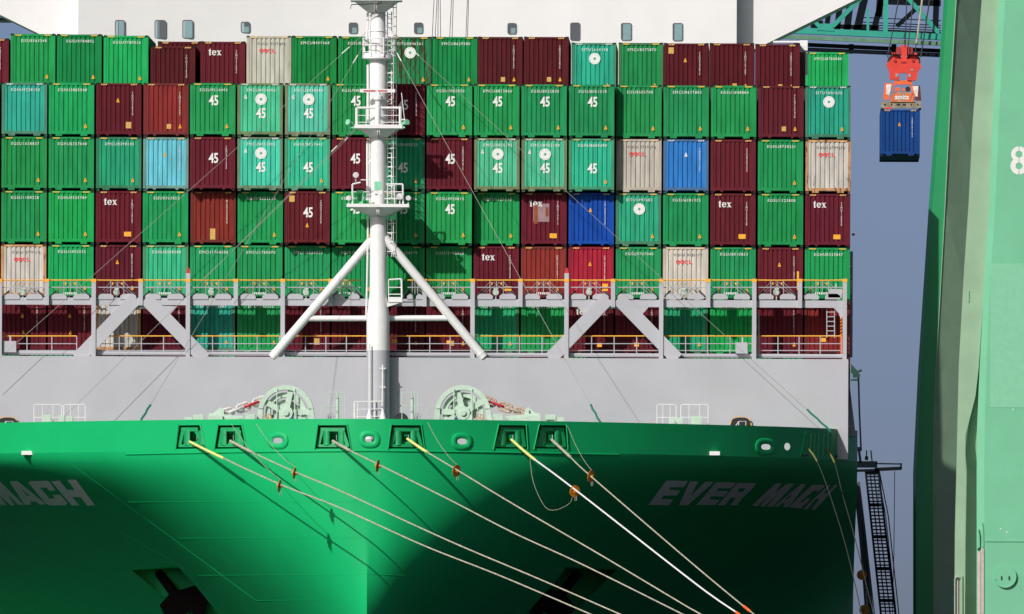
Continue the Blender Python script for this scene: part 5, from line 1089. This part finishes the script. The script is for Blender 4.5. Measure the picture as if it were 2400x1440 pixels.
for i in range(len(rows) - 1):
    for j in range(5): bb.f.append([5 * i + j, 5 * i + (j + 1) % 5, 5 * i + 5 + (j + 1) % 5, 5 * i + 5 + j]); bb.mi.append(0)
bb.f += [[4, 3, 2, 1, 0], [5 * (len(rows) - 1) + j for j in range(5)]]; bb.mi += [0, 0]
DL = bb.build('crane_leg', CMINT, CD)
fl = legstrip(C0, C1, YD + .5, YD + .5, CTAN, 'flange', CD, .2)
# web between flange and leg: flush above, falling back lower down
b = MB(); rws = [(-90, .75), (0, .75), (480, .75), (860, .75), (960, .95), (1100, 1.55), (1250, 1.6), (1900, 1.6)]
for y, d in rws: b.v += [tuple(P(seclev(y, C1) - 4, y, YD + d)), tuple(P(seclev(y, D0) + 6, y, YD + d))]
for i in range(len(rws) - 1): b.f.append([2 * i, 2 * i + 1, 2 * i + 3, 2 * i + 2]); b.mi.append(0)
b.build('web_plate', CTAN, CD)
b = MB(); b.box((P(2308, 1268, YD).x, YD - .05, P(2350, 1270, YD).z), (P(2500, 1268, YD).x, YD + .1, P(2350, 1267, YD).z)); b.build('joint_flange', CMINT, DL)
b = MB(); b.box((P(2290, 955, YD).x + .5, YD - .012, P(2350, 956, YD).z), (P(2500, 955, YD).x, YD + .1, P(2350, 954.4, YD).z)); b.build('plate_seam', CMINT, DL)
b = MB(); b.box((P(2322, 618, YD).x, YD - .01, P(2350, 955, YD).z), (P(2500, 618, YD).x, YD + .1, P(2350, 618, YD).z)); b.build('doubler_plate', mat('lighter_mint_crane_paint', lin(126, 198, 160, K), .5, noise=.05), DL)
for y0, y1, x0, x1 in ((1293, 1900, 2291, 2298), (1285, 1900, 2300, 2306)):
    b = MB(); b.prism([Q(x0, y0, YD), Q(x1, y0, YD), Q(x1, y1, YD), Q(x0, y1, YD)], YD - .06 if x0 > 2299 else YD + .06, YD + .2); b.build('bare_edge_bar', CPINK, DL)
for x0, y0 in ((2293, 1240), (2302, 1225)):
    b = MB(); b.prism([Q(x0 - 3, 1288, YD), Q(x0 + 4, 1282, YD), Q(x0 + 3, y0 + 15, YD), Q(x0, y0, YD)], YD - .05, YD + .2); b.build('edge_bracket', CMINT, DL)
for a, c in ((2238, 2246), (2250, 2256)):
    b = MB(); b.prism([Q(a, 1350, YD), Q(c, 1350, YD), Q(c, 1900, YD), Q(a, 1900, YD)], YD + .40, YD + .5); b.build('bare_edge_bar', CPINK if a < 2245 else CTAN, CD)
rail('bent_bracket', [P(2238, 1460, YD + .3), P(2238, 1358, YD + .3), P(2241, 1353, YD + .3), P(2248, 1353, YD + .3)], M(2), CTAN, CD)
# round cover with two slots under a curved rim
c = Q(2356, 1352, YD); b = MB(); b.ring(c, .01, M(26), YD - .10, YD + .05, 40); cov = b.build('round_cover', CMINT, DL, smooth=False)
b = MB(); b.ring(c, M(23), M(25.5), YD - .16, YD - .09, 30, math.radians(190), math.radians(385)); b.build('cover_rim', CMINT, DL)
for dx in (-9, 9): b = MB(); p = P(2356 + dx, 1355, YD - .1); b.box((p.x - .03, p.y - .05, p.z - .1), (p.x + .03, p.y + .02, p.z + .1)); b.build('cover_slot', DARK, DL)
# painted 8, stencilled
b = MB()
for cy, r0, r1 in ((362, 8, 18), (389.5, 8, 19.5)):
    cz = Q(2388.5, cy, YD)
    for s_ in (0, 1): b.ring(cz, M(r0), M(r1), YD - .014 - .001 * (cy > 370), YD - .004, 24, math.radians(-86 + 180 * s_), math.radians(86 + 180 * s_))
b.build('painted_number', MARK, DL, label='large white number 8')
for px, py in ((2360, 1248), (2374, 960), (2345, 1240)):
    b = MB(); p = P(px, py, YD - .02); b.tube([p, p + Vector((0, .05, 0))], M(1.6), 8); b.build('bolt', WHITE, DL)
b = MB(); p = P(2270, 695, YD + .45); b.box((p.x - .02, p.y, p.z - .3), (p.x + .03, p.y + .06, p.z + .3)); b.build('small_lug', CMINT, fl)
